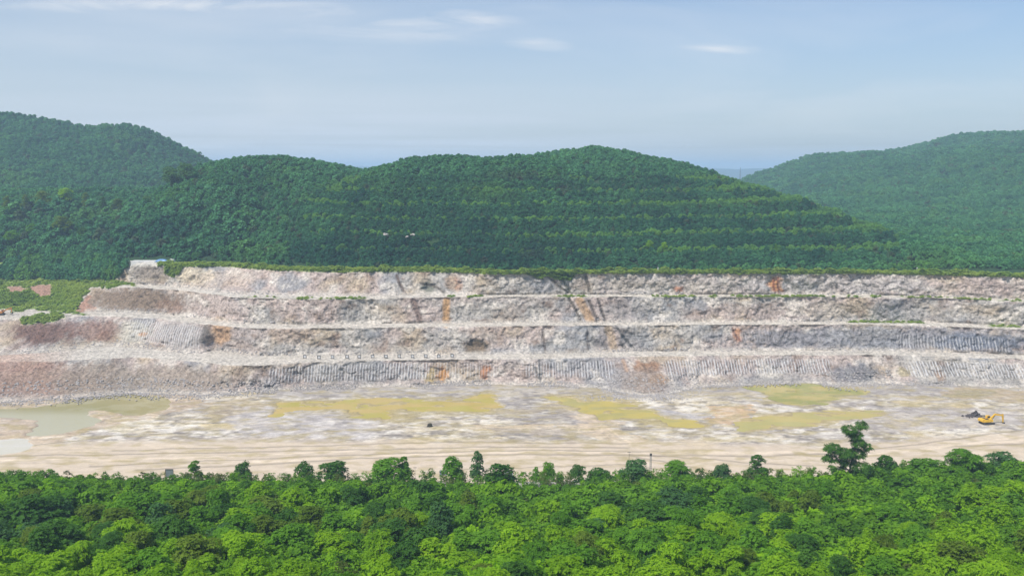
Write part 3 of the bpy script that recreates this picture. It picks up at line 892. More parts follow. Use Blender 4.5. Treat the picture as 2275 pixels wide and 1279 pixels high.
# plain far behind the hills and the blue ranges on the horizon
g = np.array([(-9000, 1000, 8), (9000, 1000, 8), (9000, 9500, 8), (-9000, 9500, 8)], float)
me = make_mesh('plain', g, np.array([[0, 1, 2, 3]]), M_HILL); tag(link('plain', me), 'hazy plain far behind the hills', kind='structure')
side = []
me = make_mesh('near_ground', np.array([(-2000, -400, -1.5), (2000, -400, -1.5), (2000, 1010, -1.5), (-2000, 1010, -1.5)], float), np.array([[0, 1, 2, 3]]), M_SLOPE)
tag(link('ground', me), 'low ground around the quarry', kind='structure')
for yy, zz, sd in ((5200, 95, 3), (7200, 150, 8)):
    xr = np.arange(-7000, 7000, 60.)
    top = zz * (.55 + .6 * (fbm(xr / 1500, sd, 0, 4, 300) + .35))
    Vr = np.concatenate([np.stack([xr, 0 * xr + yy, 0 * xr + 7.], -1), np.stack([xr, 0 * xr + yy + 600, np.maximum(top, 12)], -1), np.stack([xr, 0 * xr + yy + 1300, 0 * xr + 7.], -1)])
    me = make_mesh('far_range', Vr, grid_faces(3, len(xr)).reshape(-1, 4), M_HILL, True)
    tag(link('distant_hills', me), 'faint blue range of hills on the horizon', kind='structure')

# ------------------------------------------------------------------ slope with the near wood
SLY = [-80, 0, 40, 95, 150, 185, 203, 210, YN]
SLZ = [60, 50, 45, 34.5, 22.5, 16.6, 13.6, 11.8, .1]


def slope_z(X, Y):
    X = np.asarray(X, float); Y = np.asarray(Y, float)
    z = np.interp(Y, SLY, SLZ)
    amp = sstep(0, 1, (YN - Y) / 14)
    return z + amp * (fbm(X / 40, Y / 30, 0, 3, 401) * 2.2 + fbm(X / 9, Y / 8, 0, 3, 402) * .5) + amp * sstep(40, 110, X) * 2.6 * (Y > 100)


sx = np.arange(-430, 441, 3.0); sy = np.concatenate([np.arange(-80, 180, 4.), np.arange(180, YN, 2.), [YN]])
SX, SY = np.meshgrid(sx, sy)
me = make_mesh('slope', np.stack([SX, SY, slope_z(SX, SY)], -1).reshape(-1, 3), grid_faces(len(sy), len(sx)).reshape(-1, 4), M_SLOPE, True)
tag(link('hillside_ground', me), 'sloping ground under the near wood', kind='structure')
# ------------------------------------------------------------------ foliage building blocks
def leaves_mesh(P, N, ln, wd, droop, rs, per=6, spread=1.0, tilt=0.5):
    """sprays of leaves: at each point P (with outward normal N) `per` narrow bent leaves fan out"""
    n = len(P)
    N = N / np.linalg.norm(N, axis=1, keepdims=True)
    ref = np.where(np.abs(N[:, 2:3]) > .9, np.array([[1., 0, 0]]), np.array([[0, 0, 1.]]))
    U = np.cross(ref, N); U /= np.linalg.norm(U, axis=1, keepdims=True)
    W = np.cross(N, U)
    a = (np.arange(per)[None] / per * 2 * np.pi + rs.random((n, 1)) * 6.28 + rs.normal(0, .35, (n, per)))
    D = np.cos(a)[..., None] * U[:, None] + np.sin(a)[..., None] * W[:, None]
    D = D * spread + N[:, None] * (tilt + rs.normal(0, .25, (n, per, 1)))
    D /= np.linalg.norm(D, axis=2, keepdims=True)
    L = ln * (0.7 + .6 * rs.random((n, per, 1)))
    S = np.cross(D, N[:, None]); S /= np.linalg.norm(S, axis=2, keepdims=True) + 1e-6
    wv = wd * (0.7 + .6 * rs.random((n, per, 1)))
    p0 = P[:, None] + 0 * D
    pm = P[:, None] + D * L * .5
    p1 = P[:, None] + D * L - np.array([0, 0, 1.]) * L * droop
    V = np.stack([p0, pm + S * wv, p1, pm - S * wv], 2).reshape(-1, 3)
    F = np.arange(len(V)).reshape(-1, 4)
    return V, F


def lobed_crown(rs, h, r, lobes, sprays, ln=.42, wd=.11, droop=.25, squash=.8, base=.3, flat=.5, per=6, top=0.0):
    """crown of dome-shaped leaf masses round a stem; returns leaf mesh data and the lobe centres"""
    cen, P, N = [], [], []
    for i in range(lobes):
        t = (i + .5) / lobes
        z = h * (base + (1 - base) * (t * .82 + .04 * rs.random()))
        prof = math.sin(min(1, (1 - (t - .35) ** 2 * (1.3 + top))) * math.pi / 2)
        rr = r * max(.1, prof) * (.30 + .45 * rs.random()) * (1 - .45 * t)
        a = i * 2.4 + rs.random() * .9
        lr = r * (.42 + .22 * rs.random()) * (1 - .30 * t)
        c = np.array([rr * math.cos(a), rr * math.sin(a), z])
        cen.append((c, lr))
    tot = sum(l ** 2 for _, l in cen)
    for c, lr in cen:
        m = max(6, int(sprays * lr ** 2 / tot))
        d = rs.normal(0, 1, (m, 3)); d /= np.linalg.norm(d, axis=1, keepdims=True)
        d[:, 2] = np.where(d[:, 2] < -.35, -d[:, 2], d[:, 2])
        k = (0.72 + .33 * rs.random((m, 1))) * (1 + .18 * np.sin(d[:, :1] * 7 + c[0] * 5) * np.cos(d[:, 1:2] * 6 + c[1]))
        p = c + d * lr * k * np.array([1, 1, squash])
        nn = d * (1 - flat) + np.array([0, 0, 1.]) * flat + rs.normal(0, .18, (m, 3))
        P.append(p); N.append(nn)
    P = np.concatenate(P); N = np.concatenate(N)
    V, F = leaves_mesh(P, N, ln, wd, droop, rs, per)
    return V, F, cen


def trunk_mesh(rs, h, r, cen, mat, lean=0.0):
    m = MB()
    a = Vector((0, 0, -.4)); n = 5; pts = [a]
    for i in range(1, n + 1):
        t = i / n
        pts.append(Vector((rs.normal(0, .05) * h * .3 + lean * t, rs.normal(0, .05) * h * .3, h * .82 * t)))
    for i in range(n):
        m.tube(pts[i], pts[i + 1], r * (1 - .8 * i / n), r * (1 - .8 * (i + 1) / n), 7)
    for c, lr in cen:
        zt = max(.12 * h, c[2] - lr * 1.1)
        k = min(n - 1, int(zt / (h * .82) * n))
        f = zt / (h * .82) * n - k
        s = pts[k].lerp(pts[k + 1], min(1, f))
        mid = s.lerp(Vector(c), .5) + Vector((0, 0, -.1 * lr))
        m.tube(s, mid, r * .38, r * .24, 5); m.tube(mid, c, r * .24, r * .08, 5)
    me = bpy.data.meshes.new('trunk')
    me.from_pydata(m.V, [], m.F); me.materials.append(mat); me.update()
    return me


GREENS = {   # colour word: (dark leaf, light leaf, translucency)
    'bright yellow green': ((0.140, 0.290, 0.010), (0.310, 0.510, 0.022), .48),
    'fresh green': ((0.072, 0.190, 0.014), (0.180, 0.380, 0.030), .45),
    'dark green': ((0.034, 0.105, 0.014), (0.090, 0.205, 0.030), .35),
    'bluish green': ((0.048, 0.125, 0.034), (0.115, 0.240, 0.072), .36),
    'olive green': ((0.080, 0.145, 0.012), (0.180, 0.265, 0.032), .42),
}
MG = {k: leaf_material('leaf_' + k.replace(' ', '_'), d, l, t) for k, (d, l, t) in GREENS.items()}
# shapes: word -> list of variants, each of height 1 x size
SHAPES = {}
def add_shape(word, nvar, h, r, lobes, sprays, **kw):
    SHAPES[word] = []
    for v in range(nvar):
        rs = np.random.default_rng(100 + len(SHAPES) * 10 + v)
        Vv, Ff, cen = lobed_crown(rs, h, r, lobes, sprays, **kw)
        SHAPES[word].append((Vv, Ff, trunk_mesh(rs, h, .05 * h ** .9 * .45, cen, M_BARK), h, r))
add_shape('broad', 4, 7.0, 3.3, 9, 1250, ln=.33, wd=.085, droop=.3, squash=.62, base=.32, flat=.6)
add_shape('round', 3, 6.2, 2.7, 8, 1100, ln=.27, wd=.075, droop=.15, squash=.85, base=.28, flat=.35)
add_shape('slender', 3, 8.0, 1.9, 9, 900, ln=.28, wd=.075, droop=.2, squash=.95, base=.22, flat=.4, top=.3)
add_shape('feathery', 3, 7.2, 2.9, 10, 800, ln=.50, wd=.07, droop=.45, squash=.55, base=.35, flat=.7, per=7)
CROWNS = {}
def crown_mesh(word, v, colour):
    key = (word, v, colour)
    if key not in CROWNS:
        Vv, Ff, tr, h, r = SHAPES[word][v]
        CROWNS[key] = make_mesh('crown', Vv, Ff, MG[colour])
    return CROWNS[key]


PROTO_TREE = {}
def place_tree(word, v, colour, x, y, z, height, rz, label=None, group=None, wide=1.0, name='tree', cat='tree'):
    h = SHAPES[word][v][3]
    root = empty(name, (x, y, z), rz)
    s = height / h
    root.scale = (s * wide, s * wide, s)
    tr = link('trunk', SHAPES[word][v][2], root)
    cr = link('crown', crown_mesh(word, v, colour), root)
    tag(root, label, cat, group)
    return root


# ------------------------------------------------------------------ masses (thousands of shrubs): geometry nodes on one object each
def mass_protos(mats, prefix, n=4, tris=90, ln=.30, wd=.16, **kw):
    out = []
    for i in range(n):
        rs = np.random.default_rng(900 + i)
        Vv, Ff, cen = lobed_crown(rs, 1.0, .62, 4, tris, ln=ln, wd=wd, droop=.15, squash=.85, base=.05, flat=.4, per=3, **kw)
        me = make_mesh(prefix, Vv, Ff, mats)
        out.append(bpy.data.objects.new(prefix, me))
    return out


def scatter(name, pts, size, protos, label, wide=1.0, attrs=None, cat=None):
    n = len(pts)
    me = bpy.data.meshes.new(name)
    me.vertices.add(n)
    me.vertices.foreach_set('co', np.asarray(pts, np.float32).ravel())
    def fa(k, v):
        a = me.attributes.new(k, 'FLOAT', 'POINT'); a.data.foreach_set('value', np.asarray(v, np.float32).ravel())
    fa('size', size); fa('wide', np.asarray(size) * wide); fa('turn', rng.random(n) * 6.283)
    a = me.attributes.new('pick', 'INT', 'POINT'); a.data.foreach_set('value', rng.integers(0, len(protos), n).astype(np.int32))
    for k in ('tint', 'deep', 'brown'):
        fa(k, (attrs or {}).get(k, np.zeros(n)))
    me.materials.append(protos[0].data.materials[0])
    o = link(name, me)
    ng = bpy.data.node_groups.new(name, 'GeometryNodeTree')
    ng.interface.new_socket(name='Geometry', in_out='INPUT', socket_type='NodeSocketGeometry')
    ng.interface.new_socket(name='Geometry', in_out='OUTPUT', socket_type='NodeSocketGeometry')
    N = ng.nodes; L = ng.links
    gi = N.new('NodeGroupInput'); go = N.new('NodeGroupOutput')
    join = N.new('GeometryNodeJoinGeometry')
    for p in reversed(protos):
        oi = N.new('GeometryNodeObjectInfo'); oi.inputs['Object'].default_value = p
        gti = N.new('GeometryNodeGeometryToInstance')
        L.new(oi.outputs['Geometry'], gti.inputs[0]); L.new(gti.outputs[0], join.inputs[0])
    def na(k, t='FLOAT'):
        x = N.new('GeometryNodeInputNamedAttribute'); x.data_type = t; x.inputs['Name'].default_value = k
        return [s for s in x.outputs if s.enabled and s.name == 'Attribute'][0]
    m2p = N.new('GeometryNodeMeshToPoints'); L.new(gi.outputs[0], m2p.inputs[0])
    iop = N.new('GeometryNodeInstanceOnPoints')
    L.new(m2p.outputs[0], iop.inputs['Points']); L.new(join.outputs[0], iop.inputs['Instance'])
    iop.inputs['Pick Instance'].default_value = True
    L.new(na('pick', 'INT'), iop.inputs['Instance Index'])
    cr = N.new('ShaderNodeCombineXYZ'); L.new(na('turn'), cr.inputs[2]); L.new(cr.outputs[0], iop.inputs['Rotation'])
    cs = N.new('ShaderNodeCombineXYZ'); wv = na('wide'); L.new(wv, cs.inputs[0]); L.new(wv, cs.inputs[1]); L.new(na('size'), cs.inputs[2])
    L.new(cs.outputs[0], iop.inputs['Scale'])
    L.new(iop.outputs[0], go.inputs[0])
    md = o.modifiers.new('grow', 'NODES'); md.node_group = ng
    tag(o, label, kind='stuff')
    return o


M_FOREST = leaf_material('hill_leaves', (0.026, 0.118, 0.056), (0.135, 0.350, 0.135), .32, .03, True, (0.150, 0.310, 0.055))
M_UNDER = leaf_material('undergrowth_leaves', (0.065, 0.170, 0.014), (0.170, 0.350, 0.028), .46, .05, True, (0.26, 0.48, 0.010))
M_GRASS = leaf_material('ledge_grass', (0.17, 0.28, 0.04), (0.30, 0.42, 0.075), .35, .1, True, (0.40, 0.47, 0.10))
PF = mass_protos(M_FOREST, 'shrub_leaves', 6, 230, .17, .085)
PU = mass_protos(M_UNDER, 'under_leaves', 5, 330, .13, .050)
PGR = mass_protos(M_GRASS, 'grass_leaves', 3, 60, .30, .13)


PW = []
for i_ in range(5):
    rs_ = np.random.default_rng(950 + i_)
    Vw, Fw, cw = lobed_crown(rs_, 1.0, .26 + .05 * i_, 6, 90, ln=.10, wd=.022, droop=.1, squash=.9, base=.05, flat=.3, per=4)
    PW.append(bpy.data.objects.new('sapling_leaves', make_mesh('sapling_leaves', Vw, Fw, M_UNDER)))


def visible_mask(X, Y, Z, H):
    """keep plants that a viewer near the photo's spot could see over the ridges"""
    az = X / Y
    bins = np.linspace(-.72, .72, 360)
    ang = np.full((len(bins), 0), 0)
    dist = np.arange(395, 1460, 5.)
    AX = bins[:, None] * dist[None]; AY = np.tile(dist, (len(bins), 1))
    AZ, _ = hill_z(AX, AY)
    el = (AZ - CAMZ) / AY
    run = np.maximum.accumulate(el, 1)
    bi = np.clip(np.round((az + .72) / 1.44 * 359).astype(int), 0, 359)
    di = np.clip(((Y - 395) / 5).astype(int) - 2, 0, len(dist) - 1)
    return (Z + H + 5 - CAMZ) / Y > run[bi, di]


# ---- hill woods
s0 = 3.0
gx, gy = np.meshgrid(np.arange(-760, 900, s0), np.arange(402, 1400, s0))
gx = gx.ravel() + rng.uniform(-1.6, 1.6, gx.size); gy = gy.ravel() + rng.uniform(-1.6, 1.6, gy.size)
front = np.interp(gx, XS, CUR[8][0])
k = (np.abs(gx / gy) < .66) & (gy > front + 3.5)
gx, gy = gx[k], gy[k]
ex, ey = np.meshgrid(np.arange(-330, 330, 1.9), np.arange(402, 600, 1.9))
ex = ex.ravel() + rng.uniform(-.9, .9, ex.size); ey = ey.ravel() + rng.uniform(-.9, .9, ey.size)
ez, ek = hill_z(ex, ey); ez2, _ = hill_z(ex, ey + 1.2)
k = ((ek == 3) | (ek == 4)) & ((ez2 - ez) / 1.2 > .42) & (ey > np.interp(ex, XS, CUR[8][0]) + 3) & (np.abs(ex / ey) < .64)
gx = np.concatenate([gx, ex[k]]); gy = np.concatenate([gy, ey[k]])
gz, gk = hill_z(gx, gy)
k = visible_mask(gx, gy, gz, 5)
gx, gy, gz, gk = gx[k], gy[k], gz[k], gk[k]
keep = rng.random(len(gx)) < np.interp(gy, [400, 650, 1000, 1350], [1.0, .80, .50, .36])
gx, gy, gz, gk = gx[keep], gy[keep], gz[keep], gk[keep]
hpx, hpy = survey(gx, gy, gz + 2)
sz = np.interp(gy, [400, 650, 1000, 1350], [2.9, 3.6, 4.8, 5.6]) * rng.uniform(.62, 1.45, len(gx)) * (1 + .35 * fbm(gx / 18, gy / 18, 7, 3, 505))
low = gy < np.interp(gx, XS, CUR[8][0]) + 8
sz[low] *= .7
big = (hpx < 560) & (hpy > 460) & (hpy < 620) & (rng.random(len(gx)) < .30)
sz[big] *= rng.uniform(1.5, 2.2, big.sum())
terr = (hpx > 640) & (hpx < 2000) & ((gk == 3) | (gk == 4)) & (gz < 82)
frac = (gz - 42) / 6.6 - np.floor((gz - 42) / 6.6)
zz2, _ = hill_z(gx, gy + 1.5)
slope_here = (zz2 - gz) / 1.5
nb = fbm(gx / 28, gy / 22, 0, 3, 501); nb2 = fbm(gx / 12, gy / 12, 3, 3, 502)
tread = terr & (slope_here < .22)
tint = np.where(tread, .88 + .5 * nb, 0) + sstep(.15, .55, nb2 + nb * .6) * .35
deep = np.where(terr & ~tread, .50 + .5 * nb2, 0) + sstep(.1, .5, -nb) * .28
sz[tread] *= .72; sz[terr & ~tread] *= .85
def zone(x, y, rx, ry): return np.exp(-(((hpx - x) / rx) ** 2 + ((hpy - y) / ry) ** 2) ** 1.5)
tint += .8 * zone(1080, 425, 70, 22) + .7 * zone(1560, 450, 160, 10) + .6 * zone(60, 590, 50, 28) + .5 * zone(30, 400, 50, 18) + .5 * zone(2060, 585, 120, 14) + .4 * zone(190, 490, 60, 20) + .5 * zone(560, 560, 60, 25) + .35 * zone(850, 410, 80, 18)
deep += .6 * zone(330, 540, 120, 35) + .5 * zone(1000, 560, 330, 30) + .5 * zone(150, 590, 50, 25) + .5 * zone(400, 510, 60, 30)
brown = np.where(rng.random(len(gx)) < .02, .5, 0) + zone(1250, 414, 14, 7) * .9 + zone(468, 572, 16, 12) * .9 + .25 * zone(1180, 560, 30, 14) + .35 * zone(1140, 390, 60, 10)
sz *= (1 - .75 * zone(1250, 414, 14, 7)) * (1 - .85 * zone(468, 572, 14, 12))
gone = (hpx > 268) & (hpx < 402) & (hpy > 562) & (hpy < 592) & (gy < np.interp(gx, XS, CUR[8][0]) + 11)
bare = gone | ((zone(858, 526, 7, 5) + zone(912, 527, 12, 4)) > .5)
NAMES = {1: 'dark bluish woods covering the tall hill on the left', 2: 'green scrub woods on the low hill between the left hill and the terraced hill', 3: 'terraced green woods on the broad middle hill',
         4: 'green woods on the rounded hill right behind the terraced one and its long slope', 5: 'bluish woods covering the big hill on the right', 6: 'woods on the spur in front of the right hill', 0: 'low scrub on the flat ground at the foot of the hills'}
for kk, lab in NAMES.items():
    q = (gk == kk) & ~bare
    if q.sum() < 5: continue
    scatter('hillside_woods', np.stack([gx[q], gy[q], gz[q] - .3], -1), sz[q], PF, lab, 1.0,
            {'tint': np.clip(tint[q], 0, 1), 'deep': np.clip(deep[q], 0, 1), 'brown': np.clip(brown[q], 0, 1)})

# ---- bushes and grass on the ledges and the left bank (placed on the terrain mesh)
gm = (green > .5)
fi = np.argwhere(gm[:-1, :-1] & (XS[None, :-1] > -278) & (XS[None, :-1] < 278))
fi = fi[rng.random(len(fi)) < .55]
gp = np.stack([GX[fi[:, 0], fi[:, 1]], GY2[fi[:, 0], fi[:, 1]], GZ2[fi[:, 0], fi[:, 1]]], -1)
gpx, gpy = survey(gp[:, 0], gp[:, 1], gp[:, 2])
kk = GK[fi[:, 0], fi[:, 1]]
bank = (gpx < 330) & (gpy < 622)
lowg = ~bank
size = rng.uniform(.3, .75, len(gp)) * np.where((gpx < 330) & (kk < 6), 1.25, 1)
size[kk == 7] = rng.uniform(.35, 1.0, (kk == 7).sum())
shrubs = (rng.random(len(gp)) < .07) & (kk >= 6)
size[shrubs] *= 2.0
dk = inpoly(gpx, gpy, [(0, 648), (60, 650), (80, 662), (40, 680), (0, 678)]) | (gpx > 1090) & (gpx < 1290) & (kk == 6)
size[dk] *= 1.6
tn = np.clip(.45 + .6 * fbm(gp[:, 0] / 9, gp[:, 1] / 5, 0, 3, 510), 0, 1)
dp = np.where(dk, .6, 0) + np.where(shrubs, .5, 0)
q = lowg & (rng.random(len(gp)) < np.where(kk == 7, .8, .6))
scatter('ledge_grass', gp[q], size[q], PGR, 'grass and low weeds on the quarry ledges and the left bank', 2.1, {'tint': tn[q], 'deep': np.clip(dp[q], 0, 1)})
q = bank & (rng.random(len(gp)) < .22)
scatter('bank_shrubs', gp[q] - np.array([0, 0, .2]), rng.uniform(1.6, 4.8, q.sum()), PF, 'dark shrubs on the bank above the left end of the wall', 1.0,
        {'tint': np.clip(.25 + 1.6 * fbm(gp[q, 0] / 12, gp[q, 2] / 5, 0, 2, 511), 0, 1), 'deep': np.clip(rng.normal(.2, .3, q.sum()), 0, 1)})

# ---- individual larger trees at the foot of the left hill
LT = [(30, 590, 512, 10, 'broad', 'fresh green', 'pale green spreading tree at the left edge above the grassy bank'),
      (75, 575, 524, 9, 'broad', 'fresh green', 'light green bushy tree on the far bank, beside the pale one at the edge'),
      (140, 555, 522, 14, 'broad', 'olive green', 'big rounded olive tree at the foot of the left hill'),
      (185, 560, 510, 10, 'round', 'dark green', 'dark domed tree right of the big olive tree'),
      (20, 510, 560, 13, 'slender', 'olive green', 'tall thin tree in the pale row under the left hill, nearest the edge'),
      (60, 505, 565, 13, 'slender', 'olive green', 'second tall thin tree of the pale row from the left edge'),
      (100, 500, 570, 13, 'feathery', 'olive green', 'loose crowned tree in the middle of the pale row'),
      (150, 500, 575, 14, 'feathery', 'bright yellow green', 'tall tree with a yellowish top in the pale row'),
      (195, 500, 570, 13, 'slender', 'olive green', 'narrow tree just right of the yellow-topped one'),
      (232, 505, 560, 12, 'slender', 'dark green', 'dark column-like tree at the end of the pale row'),
      (265, 510, 560, 10, 'round', 'olive green', 'rounded olive tree right of the dark column-like one'),
      (385, 505, 540, 14, 'broad', 'bluish green', 'wide bluish tree at the foot of the low hill'),
      (420, 505, 540, 13, 'broad', 'bluish green', 'second wide bluish tree, right of its twin'),
      (330, 520, 520, 9, 'round', 'bluish green', 'small bluish round tree left of the two wide ones'),
      (1442, 592, 425, 5.5, 'round', 'bright yellow green', 'small yellow green tree on the ledge, left one of the pair'),
      (1475, 594, 425, 4.5, 'round', 'bright yellow green', 'small yellow green tree on the ledge, right one of the pair'),
      (1722, 588, 425, 4.0, 'slender', 'fresh green', 'thin pale sapling on the ledge above the orange stain')]
for i, (px_, py_, D, h, wd_, colr, lab) in enumerate(LT):
    x, _ = atdist(px_, py_, D)
    z, _ = hill_z(x, D)
    place_tree(wd_, i % len(SHAPES[wd_]), colr, float(x), D, float(z), h, i * 1.3, lab, 'trees at the foot of the hills', 1.0 if wd_ != 'broad' else .95)

# ------------------------------------------------------------------ near wood: landmark trees first
# (px, py of the crown top, py of the crown foot, width px, distance, shape, colour, label)
LAND = [
    (1890, 937, 1085, 100, 190, 'feathery', 'dark green', 'tallest tree of the near wood, dark and feathery with a leaning double crown'),
    (540, 1022, 1060, 42, 215, 'round', 'dark green', 'small dark ball-crowned tree standing against the haul road, left one'),
    (677, 1023, 1056, 42, 215, 'round', 'dark green', 'dark ball-crowned tree on a pale stem against the haul road, right one'),
    (740, 1022, 1080, 68, 205, 'broad', 'dark green', 'dark spreading tree just right of the ball-crowned trees'),
    (430, 1023, 1080, 34, 208, 'slender', 'fresh green', 'thin two-topped young tree right of the grey board'),
    (860, 1018, 1095, 80, 200, 'round', 'fresh green', 'full green tree with a bare twiggy top beside the dark spreading one'),
    (898, 1012, 1080, 26, 203, 'slender', 'fresh green', 'narrow green sapling rising out of the full green tree'),
    (1005, 1012, 1065, 52, 205, 'round', 'fresh green', 'upright green tree beside the dark blue grey box'),
    (1060, 1001, 1085, 34, 203, 'slender', 'bluish green', 'tall pointed tree with a narrow grey green crown'),
    (1112, 1030, 1170, 66, 180, 'slender', 'dark green', 'tall dark tree beside the pale blue box'),
    (1217, 1024, 1060, 32, 212, 'round', 'fresh green', 'little bright round tree alone at the wood edge'),
    (1190, 1036, 1066, 22, 212, 'slender', 'fresh green', 'very small sapling left of the little round tree'),
    (1285, 1032, 1068, 38, 207, 'broad', 'dark green', 'small dark tree on the rubble at the wood edge'),
    (1330, 1040, 1085, 56, 203, 'round', 'dark green', 'rounded dark shrub-like tree left of the thin pole'),
    (1412, 1018, 1090, 56, 201, 'round', 'bluish green', 'leafy tree between the thin pole and the lattice pole'),
    (1505, 1024, 1090, 56, 200, 'feathery', 'fresh green', 'ragged green tree right of the lattice pole'),
    (1606, 1030, 1080, 44, 204, 'round', 'bluish green', 'small round tree with one bare leader'),
    (1685, 1008, 1075, 46, 203, 'slender', 'dark green', 'dark pointed tree between the pole and the tallest tree'),
    (1975, 1008, 1090, 56, 195, 'round', 'dark green', 'dark rounded tree right beside the tallest tree'),
    (2148, 996, 1090, 78, 192, 'feathery', 'fresh green', 'layered green tree below the parked digger'),
    (2230, 1002, 1075, 66, 198, 'broad', 'bluish green', 'grey green open tree at the right edge of the wood'),
    (2060, 1016, 1085, 80, 196, 'broad', 'fresh green', 'low wide tree between the dark rounded and the layered one'),
    (980, 1108, 1205, 66, 138, 'round', 'bluish green', 'dense blue green bush-like tree standing out in the middle of the wood'),
    (1500, 1085, 1165, 100, 158, 'broad', 'bluish green', 'big bluish tree in the middle of the right half of the wood'),
    (355, 1115, 1210, 60, 138, 'slender', 'bluish green', 'slim greyish tree in the left part of the wood'),
    (70, 1095, 1180, 120, 150, 'broad', 'dark green', 'large dark spreading tree at the left edge of the wood'),
    (590, 1105, 1170, 100, 155, 'round', 'olive green', 'rounded olive tree below the ball-crowned ones'),
    (1795, 1085, 1150, 66, 158, 'round', 'olive green', 'olive tree with a dark hollow in its right side'),
]
occ = []
def crown_top_z(px_, py_, D):
    x, z = atdist(px_, py_, D)
    return float(x), float(z)
for i, (cx, top, foot, wpx, D, wd_, colr, lab) in enumerate(LAND):
    x, zt = crown_top_z(cx, top, D)
    zg = float(slope_z(x, D))
    h = max(2.0, zt - zg)
    Vv, Ff, tr, sh, sr = SHAPES[wd_][i % len(SHAPES[wd_])]
    want = wpx / FPX * D / 2
    hh = np.ptp(Vv[:, 2]) + Vv[:, 2].min()
    s = h / hh
    halfw = (np.percentile(Vv[:, 0], 98) - np.percentile(Vv[:, 0], 2)) / 2
    if i == 0: continue
    root = place_tree(wd_, i % len(SHAPES[wd_]), colr, x, D, zg, sh * s, i * 1.7, lab, 'trees of the near wood', want / (halfw * s))
    occ.append((x, D, want))

# the tallest tree: a crown of its own after the photo (upper head, right shoulder, broad left arm, low right mass)
rs = np.random.default_rng(5)
D0 = 190.
x0, zt0 = crown_top_z(1890, 937, D0)
zg0 = float(slope_z(x0, D0))
root = empty('tree', (x0, D0, zg0)); tag(root, LAND[0][-1], 'tree', 'trees of the near wood')
k1 = D0 / FPX
heads = [(1885, 952, 17, 9), (1916, 946, 13, 9), (1900, 966, 17, 8), (1904, 982, 16, 9), (1925, 993, 13, 9), (1850, 995, 19, 10), (1876, 1004, 20, 10), (1905, 1008, 20, 11), (1845, 1018, 16, 9), (1882, 1025, 20, 11),
         (1912, 1035, 20, 13), (1845, 1036, 10, 8), (1905, 1055, 19, 13), (1870, 1045, 12, 8)]
P_, N_, cen = [], [], []
for hx_, hy_, rp, rq in heads:
    X_, Z_ = crown_top_z(hx_, hy_, D0)
    c = np.array([X_ - x0, rs.normal(0, .7), Z_ - zg0]); cen.append((c, rp * k1))
    m = int(105 * (rp / 14) ** 2)
    d_ = rs.normal(0, 1, (m, 3)); d_ /= np.linalg.norm(d_, axis=1, keepdims=True)
    P_.append(c + d_ * np.array([rp * k1, rp * k1, rq * k1]) * (.65 + .45 * rs.random((m, 1))))
    N_.append(d_ * .4 + np.array([0, 0, .7]) + rs.normal(0, .15, (m, 3)))
Vv, Ff = leaves_mesh(np.concatenate(P_), np.concatenate(N_), .60, .085, .45, rs, 7)
tm = MB()
prev = Vector((.4, 0, -.4))
for (a_, b_, r0, r1) in (((.4, 0, -.4), (.3, 0, 4.5), .24, .19), ((.3, 0, 4.5), (.9, .1, 8.5), .19, .12), ((.9, .1, 8.5), (1.2, 0, 12.0), .12, .06), ((.3, 0, 4.5), (-2.6, .2, 7.4), .14, .06), ((.3, 0, 4.0), (2.2, -.2, 7.0), .12, .05)):
    tm.tube(a_, b_, r0, r1, 8)
for c, r_ in cen:
    c = Vector(c); a_ = Vector((.3 + max(0, c.z - 5) * .1, 0, min(c.z - .6, 10.5)))
    tm.tube(a_, c, .07, .03, 5)
tm.build('trunk', M_BARK, root)
link('crown', make_mesh('crown', Vv, Ff, MG['dark green']), root)
occ.append((x0, D0, 4.0))

# ---- the other individual trees of the near wood
cand = []
Y_ = 84.0
while Y_ < 212:
    stepx = 4.2 + (Y_ - 84) * .018
    half = Y_ * .60 + 6
    X_ = -half + rng.random() * stepx
    while X_ < half:
        cand.append((X_ + rng.uniform(-1.5, 1.5), Y_ + rng.uniform(-1.6, 1.6)))
        X_ += stepx
    Y_ += 4.6
cand = np.array(cand)
cz = slope_z(cand[:, 0], cand[:, 1])
cpx, cpy = survey(cand[:, 0], cand[:, 1], cz + 5.5)
prob = fbm(cand[:, 0] / 14, cand[:, 1] / 12, 0, 3, 601)
trees, fillers = [], []
for i in range(len(cand)):
    x, y = cand[i]; z = cz[i]; p, q = cpx[i], cpy[i]
    if any((x - a) ** 2 + (y - b) ** 2 < (c * .8) ** 2 for a, b, c in occ): continue
    edge = y > 192
    clearing = (900 < p < 1420 and y > 178) or (570 < p < 1010 and 106 < y < 121)
    gap = clearing and rng.random() < .62
    if gap: continue
    h = rng.uniform(3.9, 8.2)
    if y > 180: h = rng.uniform(2.8, 5.2) + (1.2 if p > 1700 else 0)
    if y > 198: h = rng.uniform(1.8, 3.8) + (1.0 if p > 1750 else 0)
    # limit so the wood edge keeps the photo's outline
    lim = np.interp(p, [0, 300, 600, 900, 1200, 1450, 1700, 1850, 2000, 2275], [1052, 1064, 1068, 1060, 1074, 1058, 1054, 1050, 1034, 1028]) + rng.uniform(-8, 14)
    _, zmax = atdist(p, lim, y)
    h = min(h, float(zmax) - z)
    if h < 1.2: continue
    trees.append((x, y, z, h, p, q))
trees.sort(key=lambda t: -(t[3] / t[1]) * (1.0 if -30 < t[4] < 2305 and t[5] < 1330 else .01))
NI = 300 - len(LAND)
ind, rest = trees[:NI], trees[NI:]
allcol = list(GREENS)


